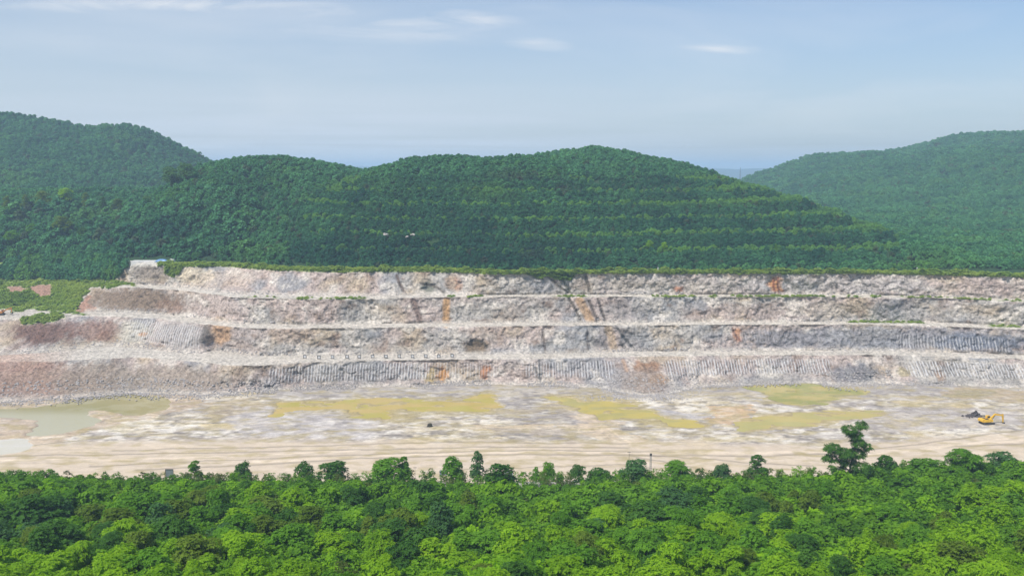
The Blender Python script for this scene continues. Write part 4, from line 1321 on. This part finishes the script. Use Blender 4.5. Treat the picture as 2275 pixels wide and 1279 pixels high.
def colour_for(p, q, nz, r):
    br = np.interp(q, [1040, 1100, 1180, 1279], [.04, .10, .28, .66]) + (.15 if p > 1100 and q > 1150 else 0) - (.15 if p < 450 and q < 1200 else 0) + nz * .55
    u = r
    if u < br: return 'bright yellow green'
    v = (r * 7.3) % 1
    if v < .42: return 'fresh green'
    if v < .68: return 'olive green'
    if v < .88: return 'dark green'
    return 'bluish green' if q < 1190 else 'fresh green'


recs = []
for (x, y, z, h, p, q) in ind:
    nz = float(fbm(x / 16, y / 13, 2, 3, 611)); r = random.random()
    colr = colour_for(p, q, nz, r)
    wd_ = random.choices(['broad', 'round', 'slender', 'feathery'], [.36, .22, .16, .26])[0]
    recs.append([x, y, z, h, p, q, colr, wd_, random.randrange(len(SHAPES[wd_]))])
ROWS = [(0, 95, 'in the lowest row'), (95, 106, 'in the second row up'), (106, 118, 'in the third row up'), (118, 132, 'in the fourth row up'), (132, 148, 'in the fifth row up'), (148, 165, 'in the sixth row up'),
        (165, 183, 'in the upper rows'), (183, 199, 'just below the wood edge'), (199, 400, 'on the wood edge')]
ORD = ['leftmost', 'second', 'third', 'fourth', 'fifth', 'sixth', 'seventh', 'eighth', 'ninth', 'tenth', 'eleventh', 'twelfth', 'thirteenth', 'fourteenth', 'fifteenth', 'sixteenth', 'seventeenth', 'eighteenth', 'nineteenth', 'twentieth'] + ['twenty-' + w_ for w_ in ('first', 'second', 'third', 'fourth', 'fifth', 'sixth', 'seventh', 'eighth', 'ninth')] + ['thirty-' + w_ for w_ in ('first', 'second', 'third', 'fourth', 'fifth', 'sixth', 'seventh', 'eighth', 'ninth')]
groups = {}
for rcd in recs:
    ri = [i for i, (a, b, _) in enumerate(ROWS) if a <= rcd[1] < b][0]
    groups.setdefault((rcd[6], rcd[7], ri), []).append(rcd)
for (colr, wd_, ri), lst in groups.items():
    lst.sort(key=lambda r: r[4])
    for j, r in enumerate(lst):
        x, y, z, h, p, q, _, _, v = r
        if len(lst) == 1: lab = f'only {wd_} {colr} tree {ROWS[ri][2]}'
        else: lab = f'{ORD[j]} {wd_} {colr} tree ' + ('' if j == 0 else 'from the left ') + ROWS[ri][2].replace(' of the picture', '')
        wide = {'broad': 1.0, 'round': 1.05, 'slender': 1.1, 'feathery': 1.0}[wd_] * (1.0 if h > 4 else 1.25) * random.uniform(.8, 1.25)
        place_tree(wd_, v, colr, float(x), float(y), float(z), float(h), random.random() * 6.28, lab, 'trees of the near wood', wide)

# ---- undergrowth between the trees
step = 1.55
ux, uy = np.meshgrid(np.arange(-172, 172, step), np.arange(80, 219, step))
ux = ux.ravel() + rng.uniform(-.8, .8, ux.size); uy = uy.ravel() + rng.uniform(-.8, .8, uy.size)
k = np.abs(ux) < uy * .62 + 30
ux, uy = ux[k], uy[k]
uz = slope_z(ux, uy)
upx, upy = survey(ux, uy, uz + 1)
un = fbm(ux / 11, uy / 9, 0, 3, 621)
size = rng.uniform(1.8, 4.3, len(ux)) * np.interp(un, [-.5, .5], [.7, 1.3])
size = np.where(uy > 185, size * .75, size)
dens = np.where(uy > 200, .45, .9)
cl = (upx > 880) & (upx < 1450) & (uy > 176)
dens = np.where(cl, np.where(un > -.05, .22, .6), dens)
lim = np.interp(upx, [0, 300, 600, 900, 1200, 1450, 1700, 1850, 2000, 2275], [1056, 1066, 1070, 1070, 1080, 1066, 1062, 1058, 1038, 1034])
_, zmx = atdist(upx, lim, uy)
size = np.minimum(size, (zmx - uz) + rng.uniform(0, .6, len(ux)))
k = (rng.random(len(ux)) < dens) & (size > .35)
pts = np.stack([ux, uy, uz - .1], -1)
grassy = np.exp(-(((upx - 790) / 230) ** 2 + ((upy - 1215) / 24) ** 2) ** 2)
size = np.where(grassy > .5, np.minimum(size, rng.uniform(.5, 1.1, len(ux))), size)
tint = np.clip(grassy * .9 + sstep(0, .5, fbm(ux / 8, uy / 7, 3, 3, 622)) * .8 + np.interp(upy, [1050, 1279], [-.1, .35]), 0, 1)
deep = np.clip(sstep(.05, .5, -fbm(ux / 10, uy / 9, 5, 3, 623)) * .8, 0, 1)
br = np.where(rng.random(len(ux)) < .015, .5, 0)
wx = rng.uniform(-128, 128, 620); wy = rng.uniform(196, 212, 620); wz = slope_z(wx, wy)
wpx, _ = survey(wx, wy, wz)
_, wzm = atdist(wpx, np.interp(wpx, [0, 300, 600, 900, 1200, 1450, 1700, 1850, 2000, 2275], [1038, 1042, 1048, 1036, 1044, 1036, 1034, 1030, 1014, 1010]), wy)
vx = rng.uniform(-128, 128, 1100); vy = rng.uniform(92, 197, 1100); kv = np.abs(vx) < vy * .62 + 3; vx, vy = vx[kv], vy[kv]; vz = slope_z(vx, vy); nv = len(vx)
scatter('tall_saplings', np.stack([vx, vy, vz - .1], -1), rng.uniform(2.6, 6.2, nv) * np.interp(vy, [90, 197], [1, .75]), PW, 'thin loose saplings growing up between the trees of the near wood', 1.0,
        {'tint': np.clip(rng.normal(.35, .35, nv), 0, 1), 'deep': np.clip(rng.normal(.1, .3, nv), 0, 1), 'brown': np.where(rng.random(nv) < .10, .6, 0)})
ws = np.minimum(rng.uniform(1.4, 4.6, 620), np.maximum(wzm - wz, .8))
scatter('saplings', np.stack([wx, wy, wz - .1], -1), ws, PW, 'wispy saplings and tall weeds along the ragged upper edge of the near wood', 1.0,
        {'tint': np.clip(rng.normal(.1, .3, 620), 0, 1), 'deep': np.clip(rng.normal(.1, .4, 620), 0, 1), 'brown': np.where(rng.random(620) < .3, .6, 0)})
extra = np.array([(t[0], t[1], t[2]) for t in rest]).reshape(-1, 3)
o = scatter('undergrowth', pts[k], size[k], PU, 'dense mixed undergrowth filling the near wood between the trees', 1.15, {'tint': tint[k], 'deep': deep[k], 'brown': br[k]})
if len(rest):
    hs = np.array([t[3] for t in rest])
    scatter('thicket', extra, hs * .95, PU, 'smaller bushy trees crowding between the larger ones in the near wood', .95,
            {'tint': np.clip(.2 + rng.normal(0, .3, len(rest)), 0, 1), 'deep': np.clip(rng.normal(.1, .3, len(rest)), 0, 1)})
# ------------------------------------------------------------------ machines and small things
M_YEL = simple_mat('digger_yellow', (0.74, 0.44, 0.03), .45, var=.25, scale=1.2)
M_ORG = simple_mat('digger_orange', (0.55, 0.23, 0.05), .5, var=.3, scale=1.2)
M_DARK = simple_mat('dark_steel', (0.035, 0.035, 0.038), .6)
M_TRACK = simple_mat('track_steel', (0.07, 0.06, 0.055), .8, scale=6)
M_GLASS = simple_mat('cab_glass', (0.03, 0.045, 0.055), .12, var=.1)
M_CHROME = simple_mat('rod_steel', (0.5, 0.5, 0.5), .3, .8)
M_DROCK = simple_mat('dark_rubble', (0.075, 0.062, 0.060), .95, scale=.9)
M_BOULD = simple_mat('boulder_dark', (0.040, 0.036, 0.022), .9, scale=1.5)
M_GREYB = simple_mat('board_grey', (0.20, 0.23, 0.23), .6, scale=1.5)
M_FRAME = simple_mat('board_frame', (0.09, 0.085, 0.08), .6)
M_WHITE = simple_mat('white_paint', (0.72, 0.72, 0.70), .6, scale=3)
M_PANEL = simple_mat('panel_face', (0.60, 0.60, 0.60), .6, scale=3)
M_BLUE = simple_mat('blue_sheet', (0.13, 0.26, 0.46), .5, scale=1)
M_BLUG = simple_mat('shed_blue_grey', (0.22, 0.26, 0.32), .6, scale=1)
M_CONC = simple_mat('concrete', (0.60, 0.59, 0.56), .85, scale=.6)
M_WROCK = simple_mat('white_rock', (0.45, 0.41, 0.36), .9, scale=1.0)
M_FARST = simple_mat('far_steel', (0.10, 0.11, 0.13), .7)


def excavator(paint, loc, rz, sc, label, boom=(42, -8, -82), swing=0.0):
    """tracked digger, boom towards +x"""
    root = empty('excavator', loc, rz, sc)
    tag(root, label, 'excavator')
    for s in (-1, 1):
        m = MB()
        pr = [(-2.0, .12), (-2.15, .45), (-1.95, .82), (1.95, .82), (2.15, .45), (2.0, .12), (1.7, .02), (-1.7, .02)]
        m.prism(pr, s * 1.25 - .28, s * 1.25 + .28)
        for i in range(22):
            m.box((-1.9 + i * .181, s * 1.25, .85), (.10, .62, .06)); m.box((-1.75 + i * .165, s * 1.25, .03), (.10, .62, .05))
        t = m.build('track', M_TRACK, root)
        w_ = MB()
        for i in range(6):
            w_.tube((-1.6 + i * .64, s * 1.54 - .05 * s, .38), (-1.6 + i * .64, s * 1.56, .38), .22, .22, 10)
        w_.build('roller_wheels', M_DARK, t)
    m = MB(); m.box((0, 0, .62), (2.2, 2.1, .45)); m.tube((0, 0, .8), (0, 0, 1.12), .75, .75, 16); m.build('undercarriage', M_DARK, root)
    ca, sa = math.cos(swing), math.sin(swing)
    up = empty('upper_part', (0, 0, 0)); bpy.data.objects.remove(up)
    def rot(mb):
        mb.V = [(x * ca - y * sa, x * sa + y * ca, z) for x, y, z in mb.V]; return mb
    m = MB()
    m.prism([(-2.0, 1.12), (1.5, 1.12), (1.5, 1.35), (1.3, 2.0), (-1.0, 2.05), (-2.0, 1.95)], -1.35, 1.35)
    rot(m).build('engine_house', paint, root)
    m = MB(); m.prism([(-2.0, 1.05), (-1.4, 1.0), (-1.4, 2.12), (-2.25, 2.12), (-2.62, 1.85), (-2.66, 1.3), (-2.4, 1.05)], -1.30, 1.30)
    rot(m).build('counterweight', paint, root)
    m = MB(); m.box((-.8, -.75, 2.15), (1.2, .9, .18)); m.tube((-1.2, .6, 2.0), (-1.2, .6, 2.6), .07, .07, 8); m.box((-1.0, .3, 2.10), (.8, .9, .10)); rot(m).build('exhaust_and_hood', M_DARK, root)
    m = MB(); m.prism([(.25, 1.3), (1.62, 1.3), (1.72, 1.9), (1.45, 2.95), (.35, 2.98), (.25, 2.4)], .42, 1.32)
    cab = rot(m).build('cab', paint, root)
    m = MB(); m.prism([(.40, 1.95), (1.58, 1.95), (1.38, 2.80), (.45, 2.82)], .405, 1.335); m.box((1.63, .87, 2.35), (.06, .72, .95), -.25)
    rot(m).build('cab_window', M_GLASS, cab)
    # boom, stick and bucket
    p0 = Vector((1.2, 0, 1.75)); a1 = R(boom[0])
    p1 = p0 + Vector((math.cos(a1), 0, math.sin(a1))) * 2.5
    a2 = R(boom[1]); p2 = p1 + Vector((math.cos(a2), 0, math.sin(a2))) * 2.9
    a3 = R(boom[2]); p3 = p2 + Vector((math.cos(a3), 0, math.sin(a3))) * 2.6
    def beam(a, b, w0, w1, th, name, mat, par, ext=.0):
        d_ = (b - a).normalized(); n_ = Vector((-d_.z, 0, d_.x))
        mm = MB(); A_ = a - d_ * ext
        mm.prism([((A_ - n_ * w0).x, (A_ - n_ * w0).z), ((b - n_ * w1).x, (b - n_ * w1).z), ((b + n_ * w1).x, (b + n_ * w1).z), ((A_ + n_ * w0).x, (A_ + n_ * w0).z)], -th, th)
        return rot(mm).build(name, mat, par)
    d1 = (p1 - p0).normalized(); n1_ = Vector((-d1.z, 0, d1.x)); d2 = (p2 - p1).normalized(); n2_ = Vector((-d2.z, 0, d2.x))
    mm = MB()
    pr = [p0 - n1_ * .2, p1 - n1_ * .28 - d1 * .1, p2 - n2_ * .2, p2 + n2_ * .18, p1 + n2_ * .38, p1 + n1_ * .36 - d1 * .3, p0 + n1_ * .22]
    mm.prism([(v.x, v.z) for v in pr], -.22, .22)
    bm = rot(mm).build('boom', paint, root)
    cy = MB()
    for s in (-1, 1): cy.tube((1.5, s * .34, 1.35), tuple(p1 - d1 * .35 + Vector((0, s * .34, -.05))), .09, .09, 8)
    rot(cy).build('hydraulic_cylinder', M_DARK, bm)
    cy = MB(); cy.tube(tuple(p1 + n2_ * .55 + d2 * .5), tuple(p2 + n2_ * .45), .08, .06, 8); rot(cy).build('hydraulic_cylinder', M_CHROME, bm)
    st = beam(p2, p3, .30, .15, .17, 'stick', paint, root, ext=.45)
    cy = MB(); d3 = (p3 - p2).normalized(); n3_ = Vector((-d3.z, 0, d3.x)); cy.tube(tuple(p2 + n3_ * .4 + d3 * .2), tuple(p3 + n3_ * .32 - d3 * .4), .07, .05, 8); rot(cy).build('hydraulic_cylinder', M_CHROME, st)
    m = MB()
    q = [(0, 0), (.35, -.15), (.42, -.60), (.15, -1.0), (-.35, -1.12), (-.75, -.95), (-.60, -.88), (-.30, -.92), (.02, -.75), (.12, -.4), (-.1, -.25)]
    m.prism([(p3.x + a * 1.05, p3.z + b * .95 + .1) for a, b in q], -.55, .55)
    bk = rot(m).build('bucket', M_DARK, root)
    m = MB()
    for i in range(5): m.box((p3.x - .86, -.44 + i * .22, p3.z - .93), (.22, .09, .07), .3)
    rot(m).build('bucket_teeth', M_TRACK, bk)
    return root


gxp, gyp = ground(2192, 942, .1)
excavator(M_YEL, (float(gxp), float(gyp), .15), R(8), .98, 'yellow tracked digger with its bucket down on the pit floor')
# orange digger at the left edge on the upper pad
gx2, gy2 = ground(0, 698, 20.9)
colz = float(GZ2[np.argmin(np.hypot(GX - gx2, GY2 - gy2).ravel()) // GX.shape[1], np.argmin(np.hypot(GX - gx2, GY2 - gy2).ravel()) % GX.shape[1]])
excavator(M_ORG, (float(gx2) + .6, float(gy2) - .5, colz + .05), R(4), .80, 'orange digger on the upper pad, half cut off by the left edge', boom=(30, 18, -84))


def rock_shape(mb, rs, c, r, sq=.8, n=9):
    """an irregular angular stone"""
    V, F = [], []
    lat = 5
    V.append((c[0], c[1], c[2] - r * sq))
    off = rs.random(3) * 9
    for i in range(1, lat):
        t = math.pi * i / lat
        for j in range(n):
            a = 2 * math.pi * j / n
            d_ = np.array([math.sin(t) * math.cos(a), math.sin(t) * math.sin(a), -math.cos(t)])
            k_ = r * (.72 + .5 * float(vnoise(d_[0] * 1.7 + off[0], d_[1] * 1.7 + off[1], d_[2] * 1.7 + off[2], 3)))
            V.append((c[0] + d_[0] * k_, c[1] + d_[1] * k_, c[2] + d_[2] * k_ * sq))
    V.append((c[0], c[1], c[2] + r * sq))
    for j in range(n):
        F.append((0, 1 + (j + 1) % n, 1 + j))
        F.append((len(V) - 1, 1 + (lat - 2) * n + j, 1 + (lat - 2) * n + (j + 1) % n))
    for i in range(lat - 2):
        for j in range(n):
            F.append((1 + i * n + j, 1 + i * n + (j + 1) % n, 1 + (i + 1) * n + (j + 1) % n, 1 + (i + 1) * n + j))
    mb.add(V, F)


rs = np.random.default_rng(31)
# dark rubble heap behind the digger
m = MB()
for i in range(150):
    t = rs.random(); a = rs.normal(0, 1); b = rs.normal(0, .6)
    hx_ = a * 1.6; hy_ = b * 1.4
    top = max(0, 1.9 * math.exp(-((hx_ - .6) / 1.5) ** 2 - (hy_ / 1.2) ** 2))
    rock_shape(m, rs, (hx_, hy_, top * rs.random()), rs.uniform(.18, .5), .8, 7)
hx0, hy0 = ground(2164, 924, .1)
o = m.build('rubble_heap', M_DROCK); o.location = (float(hx0), float(hy0), .15); tag(o, 'heap of dark rubble right behind the yellow digger', 'rubble heap')
m = MB(); rock_shape(m, rs, (0, 0, .55), .85, .95, 12); rock_shape(m, rs, (-.6, -.1, .15), .45, .7, 9)
o = m.build('boulder', M_BOULD, smooth=False); bx, by = ground(955, 948, .1); o.location = (float(bx), float(by), .1); tag(o, 'lone black boulder in the middle of the pit floor', 'boulder')


def on_terrace(px_, py_, k):
    """nearest point of the terrain seen at that survey point on strip k"""
    PXa, PYa = survey(GX, GY2, GZ2)
    dd_ = np.hypot(PXa - px_, (PYa - py_) * 2) + (GK != k) * 1e3
    i = np.unravel_index(np.argmin(dd_), dd_.shape)
    return float(GX[i]), float(GY2[i]), float(GZ2[i])


# twelve framed boards on the lowest terrace
proto = None
ordw = ['first', 'second', 'third', 'fourth', 'fifth', 'sixth', 'seventh', 'eighth', 'ninth', 'tenth', 'eleventh', 'last']
for i, (bx, by) in enumerate(((678, 796), (709, 796), (740, 795.5), (770, 795), (799, 795), (829, 794.5), (858, 794.5), (888, 794), (917, 794), (946, 793.5), (975, 793.5), (1004, 793))):
    x, y, z = on_terrace(bx, by + 2.5, 1)
    if proto is None:
        root = empty('framed_board', (0, 0, 0))
        f = MB()
        f.box((0, 0, .55), (1.5, .10, .24)); f.box((0, 0, 1.72), (1.5, .10, .24)); f.box((-.63, 0, 1.135), (.24, .10, .93)); f.box((.63, 0, 1.135), (.24, .10, .93)); f.build('frame', M_DARK, root)
        f = MB(); f.box((0, .01, 1.135), (1.02, .05, .93)); f.build('panel', M_PANEL, root)
        for s in (-1, 1):
            f = MB(); f.tube((s * .55, .08, -.2), (s * .55, .08, .60), .05); f.build('leg', M_FRAME, root)
        proto = root
    else:
        root = proto.copy(); COL.objects.link(root)
        for ch in [c for c in bpy.data.objects if c.parent == proto]:
            c2 = ch.copy(); COL.objects.link(c2); c2.parent = root
    root.location = (x, y, z + .0); root.scale = (.95, .95, .95)
    lab = ('leftmost of the twelve dark-framed boards on the lowest terrace' if i == 0 else 'rightmost of the twelve dark-framed boards on the lowest terrace' if i == 11
           else f'{ordw[i]} dark-framed board from the left in the row on the lowest terrace')
    tag(root, lab, 'board', 'framed boards in a row on the lowest terrace')


def at_slope(px_, py_, D):
    x, z = atdist(px_, py_, D)
    return float(x), D, float(z)


# grey board on posts at the wood edge
D = 206.; x, y, z = at_slope(377, 1060, D); zg = float(slope_z(x, D))
root = empty('signboard', (x, y, zg)); tag(root, 'blank grey square signboard on two posts at the wood edge', 'signboard')
z0 = z - zg
m = MB(); m.box((0, 0, z0 + 1.05), (1.75, .06, 1.9)); bd = m.build('board', M_GREYB, root)
m = MB(); m.box((0, -.02, z0 + 2.03), (1.95, .14, .12)); m.box((0, -.02, z0 + .05), (1.95, .14, .10)); m.box((-.92, -.02, z0 + 1.04), (.09, .14, 1.86)); m.box((.92, -.02, z0 + 1.04), (.09, .14, 1.86)); m.build('frame', M_FRAME, root)
for s in (-1, 1):
    m = MB(); m.tube((s * .7, .09, -.4), (s * .7, .09, z0 + 1.6), .07); m.build('leg', M_FRAME, root)

# poles
def pole(px_, ptop, pbot, D, r, label, lattice=False):
    x, zt = atdist(px_, ptop, D); x = float(x); zt = float(zt)
    zg = float(slope_z(x, D)) if D < YN else .1
    root = empty('utility_pole', (x, D, zg)); tag(root, label, 'pole')
    H = zt - zg
    if not lattice:
        m = MB(); m.tube((0, 0, -.5), (0, 0, H), r, r * .6); m.build('post', M_FRAME, root)
        m = MB(); m.box((0, 0, H - .25), (.9, .08, .08)); m.build('crossarm', M_FRAME, root)
    else:
        m = MB()
        for sx_ in (-.16, .16):
            for sy_ in (-.16, .16): m.tube((sx_, sy_, -.5), (sx_, sy_, H), .035, .03, 5)
        k_ = int(H / .5)
        for i in range(k_):
            m.tube((-.16, -.16, i * .5), (.16, -.16, i * .5 + .5), .02, .02, 4); m.tube((.16, .16, i * .5), (-.16, .16, i * .5 + .5), .02, .02, 4)
        m.build('lattice_mast', M_GREYB, root)
        m = MB(); m.box((0, -.05, H - .1), (.5, .35, .5)); m.build('camera_box', M_FRAME, root)
pole(1398, 1002, 1045, 211., .05, 'thin dark pole rising from the wood edge in front of the road')
pole(1446, 1008, 1062, 208., .1, 'grey lattice mast right of the thin pole', True)
pole(922, 1036, 1068, 213., .045, 'short thin post in front of the road, left of the dark blue grey box')

# two equipment boxes on posts between the trees
for px_, py_, wd_, D, mat, lab in ((985, 1050, 17, 211., M_BLUG, 'dark blue grey box on posts half hidden behind an upright green tree'), (1130, 1051, 19, 211., simple_mat('pale_blue_metal', (.33, .40, .50), .5), 'pale blue box on posts beside the tall dark tree')):
    x, zt = atdist(px_, py_ - 5, D); x = float(x); zg = float(slope_z(x, D)); H = max(1.4, float(zt) - zg); W = wd_ / FPX * D
    root = empty('equipment_box', (x, D, zg)); tag(root, lab, 'equipment box')
    m = MB(); m.box((0, 0, H - .62), (W, .8, .9)); m.build('housing', mat, root)
    m = MB(); m.prism([(-W * .56, H - .17), (W * .56, H - .17), (W * .5, H - .02), (-W * .5, H)], -.5, .5); m.build('roof', M_GREYB, root)
    m = MB(); m.box((0, -.412, H - .62), (W * .45, .02, .7)); m.build('door', M_FRAME, root)
    for s_ in (-1, 1):
        m = MB(); m.tube((s_ * W * .38, 0, -.4), (s_ * W * .38, 0, H - 1.0), .06); m.build('leg', M_FRAME, root)

# white slab and tarps on the ledge at the top left
def ledge(px_, py_, D=None):
    x, y, z = on_terrace(px_, py_, 7)
    return x, y, z
x, y, z = ledge(320, 581); y += 3; z = float(hill_z(x, y)[0])
m = MB(); m.prism([(-6.6, -1.8), (7.0, -1.8), (7.0, .55), (6.6, .7), (-6.4, .7)], -1.2, 3.0)
o = m.build('concrete_slab', M_CONC); o.location = (x + .8, y - 4.0, z - .25); tag(o, 'long pale concrete slab on the ledge at the top left of the quarry', 'slab')
def tarp(px_, wd_, hh, mat, label, seed):
    xx, yy, zz_ = ledge(px_, 580); zz_ = float(hill_z(xx, yy + 2.5)[0])
    n_, mm_ = 14, 8
    u_, v_ = np.meshgrid(np.linspace(-1, 1, n_), np.linspace(-1, 1, mm_))
    hz_ = hh * np.clip(1 - np.maximum(np.abs(u_), np.abs(v_)) ** 4, 0, 1) * (.7 + .5 * fbm(u_ * 2, v_ * 2, seed, 3, seed)) + .02
    me = make_mesh('tarpaulin', np.stack([u_ * wd_ / 2, v_ * 1.6, hz_], -1).reshape(-1, 3), grid_faces(mm_, n_).reshape(-1, 4), mat)
    o = link('tarpaulin', me); o.location = (xx, yy + 1.6, zz_ + .3); tag(o, label, 'tarpaulin')
tarp(357, 6.5, 1.3, M_BLUE, 'blue tarpaulin heap at the end of the concrete slab', 3)
tarp(380, 2.4, 1.6, M_WHITE, 'small white covered pile right of the blue tarpaulin', 4)
# short white marker posts along the ledge
for px_, lab in ((1461, 'short white marker post on the ledge near the two yellow green trees'), (1817, 'short white marker post on the ledge in the right half'), (2037, 'faint white marker post on the ledge furthest to the right')):
    x, y, z = on_terrace(px_, 603, 7)
    root = empty('marker_post', (x, y, z)); tag(root, lab, 'post')
    m = MB(); m.box((0, 0, .8), (.28, .28, 2.0)); m.build('post', M_WHITE, root)
    m = MB(); m.box((0, 0, 1.87), (.36, .36, .14)); m.build('cap', M_CONC, root)
# bare white rocks on the hill
for px_, py_, r_, lab in ((858, 525, 0.8, 'white rock outcrop on the terraced hill, the left and larger one'), (905, 529, .5, 'small white rock between the two bigger outcrops'), (918, 525, .65, 'white rock outcrop on the terraced hill, the right one')):
    Ys = np.arange(405, 560, .5)
    xs_, zs_ = atdist(np.full(Ys.shape, px_), np.full(Ys.shape, py_), Ys)
    i = np.argmax(hill_z(xs_, Ys)[0] > zs_)
    m = MB()
    for j in range(4): rock_shape(m, rs, (rs.normal(0, r_ * .6), rs.normal(0, .3) - 1.0, rs.random() * r_ + .8), r_ * rs.uniform(.6, 1.0), .9, 9)
    o = m.build('rock_outcrop', M_WROCK); o.location = (float(xs_[i]), float(Ys[i]) - 1.0, float(zs_[i]) - .3); tag(o, lab, 'rock')
# far mast on the horizon
x, zt = atdist(1645, 372, 3200.); m = MB()
H = float(zt) - 8
for i, (a_, b_) in enumerate(((0, .5), (.5, .85), (.85, 1))): m.tube((0, 0, H * a_), (0, 0, H * b_), 4.2 - i * 1.3, 3.4 - i * 1.3, 8)
m.tube((0, 0, 0), (0, 0, 14), 9, 6, 10)
o = m.build('chimney', M_FARST); o.location = (float(x), 3200, 8); tag(o, 'far grey chimney on the horizon between the two right hills', 'chimney')

# loose blasted rock along the foot of the faces: nobody could count it
M_SCREE = simple_mat('scree_rock', (0.42, 0.385, 0.36), .95, var=.5, scale=.6)
PR = []
for i in range(4):
    m = MB(); rock_shape(m, np.random.default_rng(40 + i), (0, 0, 0), .6, .75, 6)
    me = bpy.data.meshes.new('stone'); me.from_pydata(m.V, [], m.F); me.materials.append(M_SCREE); PR.append(bpy.data.objects.new('stone', me))
N_ = 9000
cx_ = rng.uniform(-215, 215, N_)
kc = rng.choice([0, 2, 4, 6], N_, p=[.80, .12, .04, .04])
pts, szs = [], []
PYa = None
dens = fbm(cx_ / 16, kc, 0, 3, 801)
for i in range(N_):
    j = int(np.argmin(np.abs(XS - cx_[i])))
    ppx = PX0[0, j]
    heavy = (ppx < 620) or (1330 < ppx < 1560) or (1820 < ppx < 2000)
    if not heavy and dens[i] < -.05: continue
    rows = np.where(GK[:, 0] == kc[i])[0]
    tmax = .42 if heavy and kc[i] == 0 else .16
    if rng.random() < .45 and kc[i] == 0 and heavy or rng.random() < .35 and kc[i] == 0:
        yy = CUR[0][0][j] - abs(rng.normal(0, 4 if heavy else 2.0)); pts.append((cx_[i], yy, .25)); szs.append(rng.uniform(.2, .6))
    else:
        r_ = rows[min(len(rows) - 1, int(len(rows) * tmax * rng.random() ** 1.2))]
        pts.append((cx_[i], GY2[r_, j] - .1, GZ2[r_, j])); szs.append(rng.uniform(.22, .7) * (1.2 if heavy else .8))
# a spill of rock fans out below the rust-stained heap
for i in range(380):
    a = rng.normal(0, 1); pxx = 1430 + a * 55; pyy = 878 + abs(rng.normal(0, 6))
    xx, yy = ground(pxx, pyy, .1); pts.append((float(xx), float(yy), .2)); szs.append(rng.uniform(.25, .75))
scatter('scree', np.array(pts), np.array(szs), PR, 'loose blasted rock scattered at the foot of the faces', 1.2)

# ------------------------------------------------------------------ haze
m = MB(); m.box((0, 4300, 68), (19000, 11200, 152))
me = bpy.data.meshes.new('haze'); me.from_pydata(m.V, [], m.F)
hm = bpy.data.materials.new('haze'); hm.use_nodes = True; t = NT(hm.node_tree)
pv = t.n('ShaderNodeVolumePrincipled', {'Color': (0.56, 0.77, 1.0), 'Density': HAZE_DENSITY, 'Anisotropy': 0.0})
om = t.n('ShaderNodeOutputMaterial'); t.t.links.new(pv.outputs[0], om.inputs['Volume'])
me.materials.append(hm)
o = link('haze', me); tag(o, 'thin summer haze over the quarry and hills', kind='stuff')
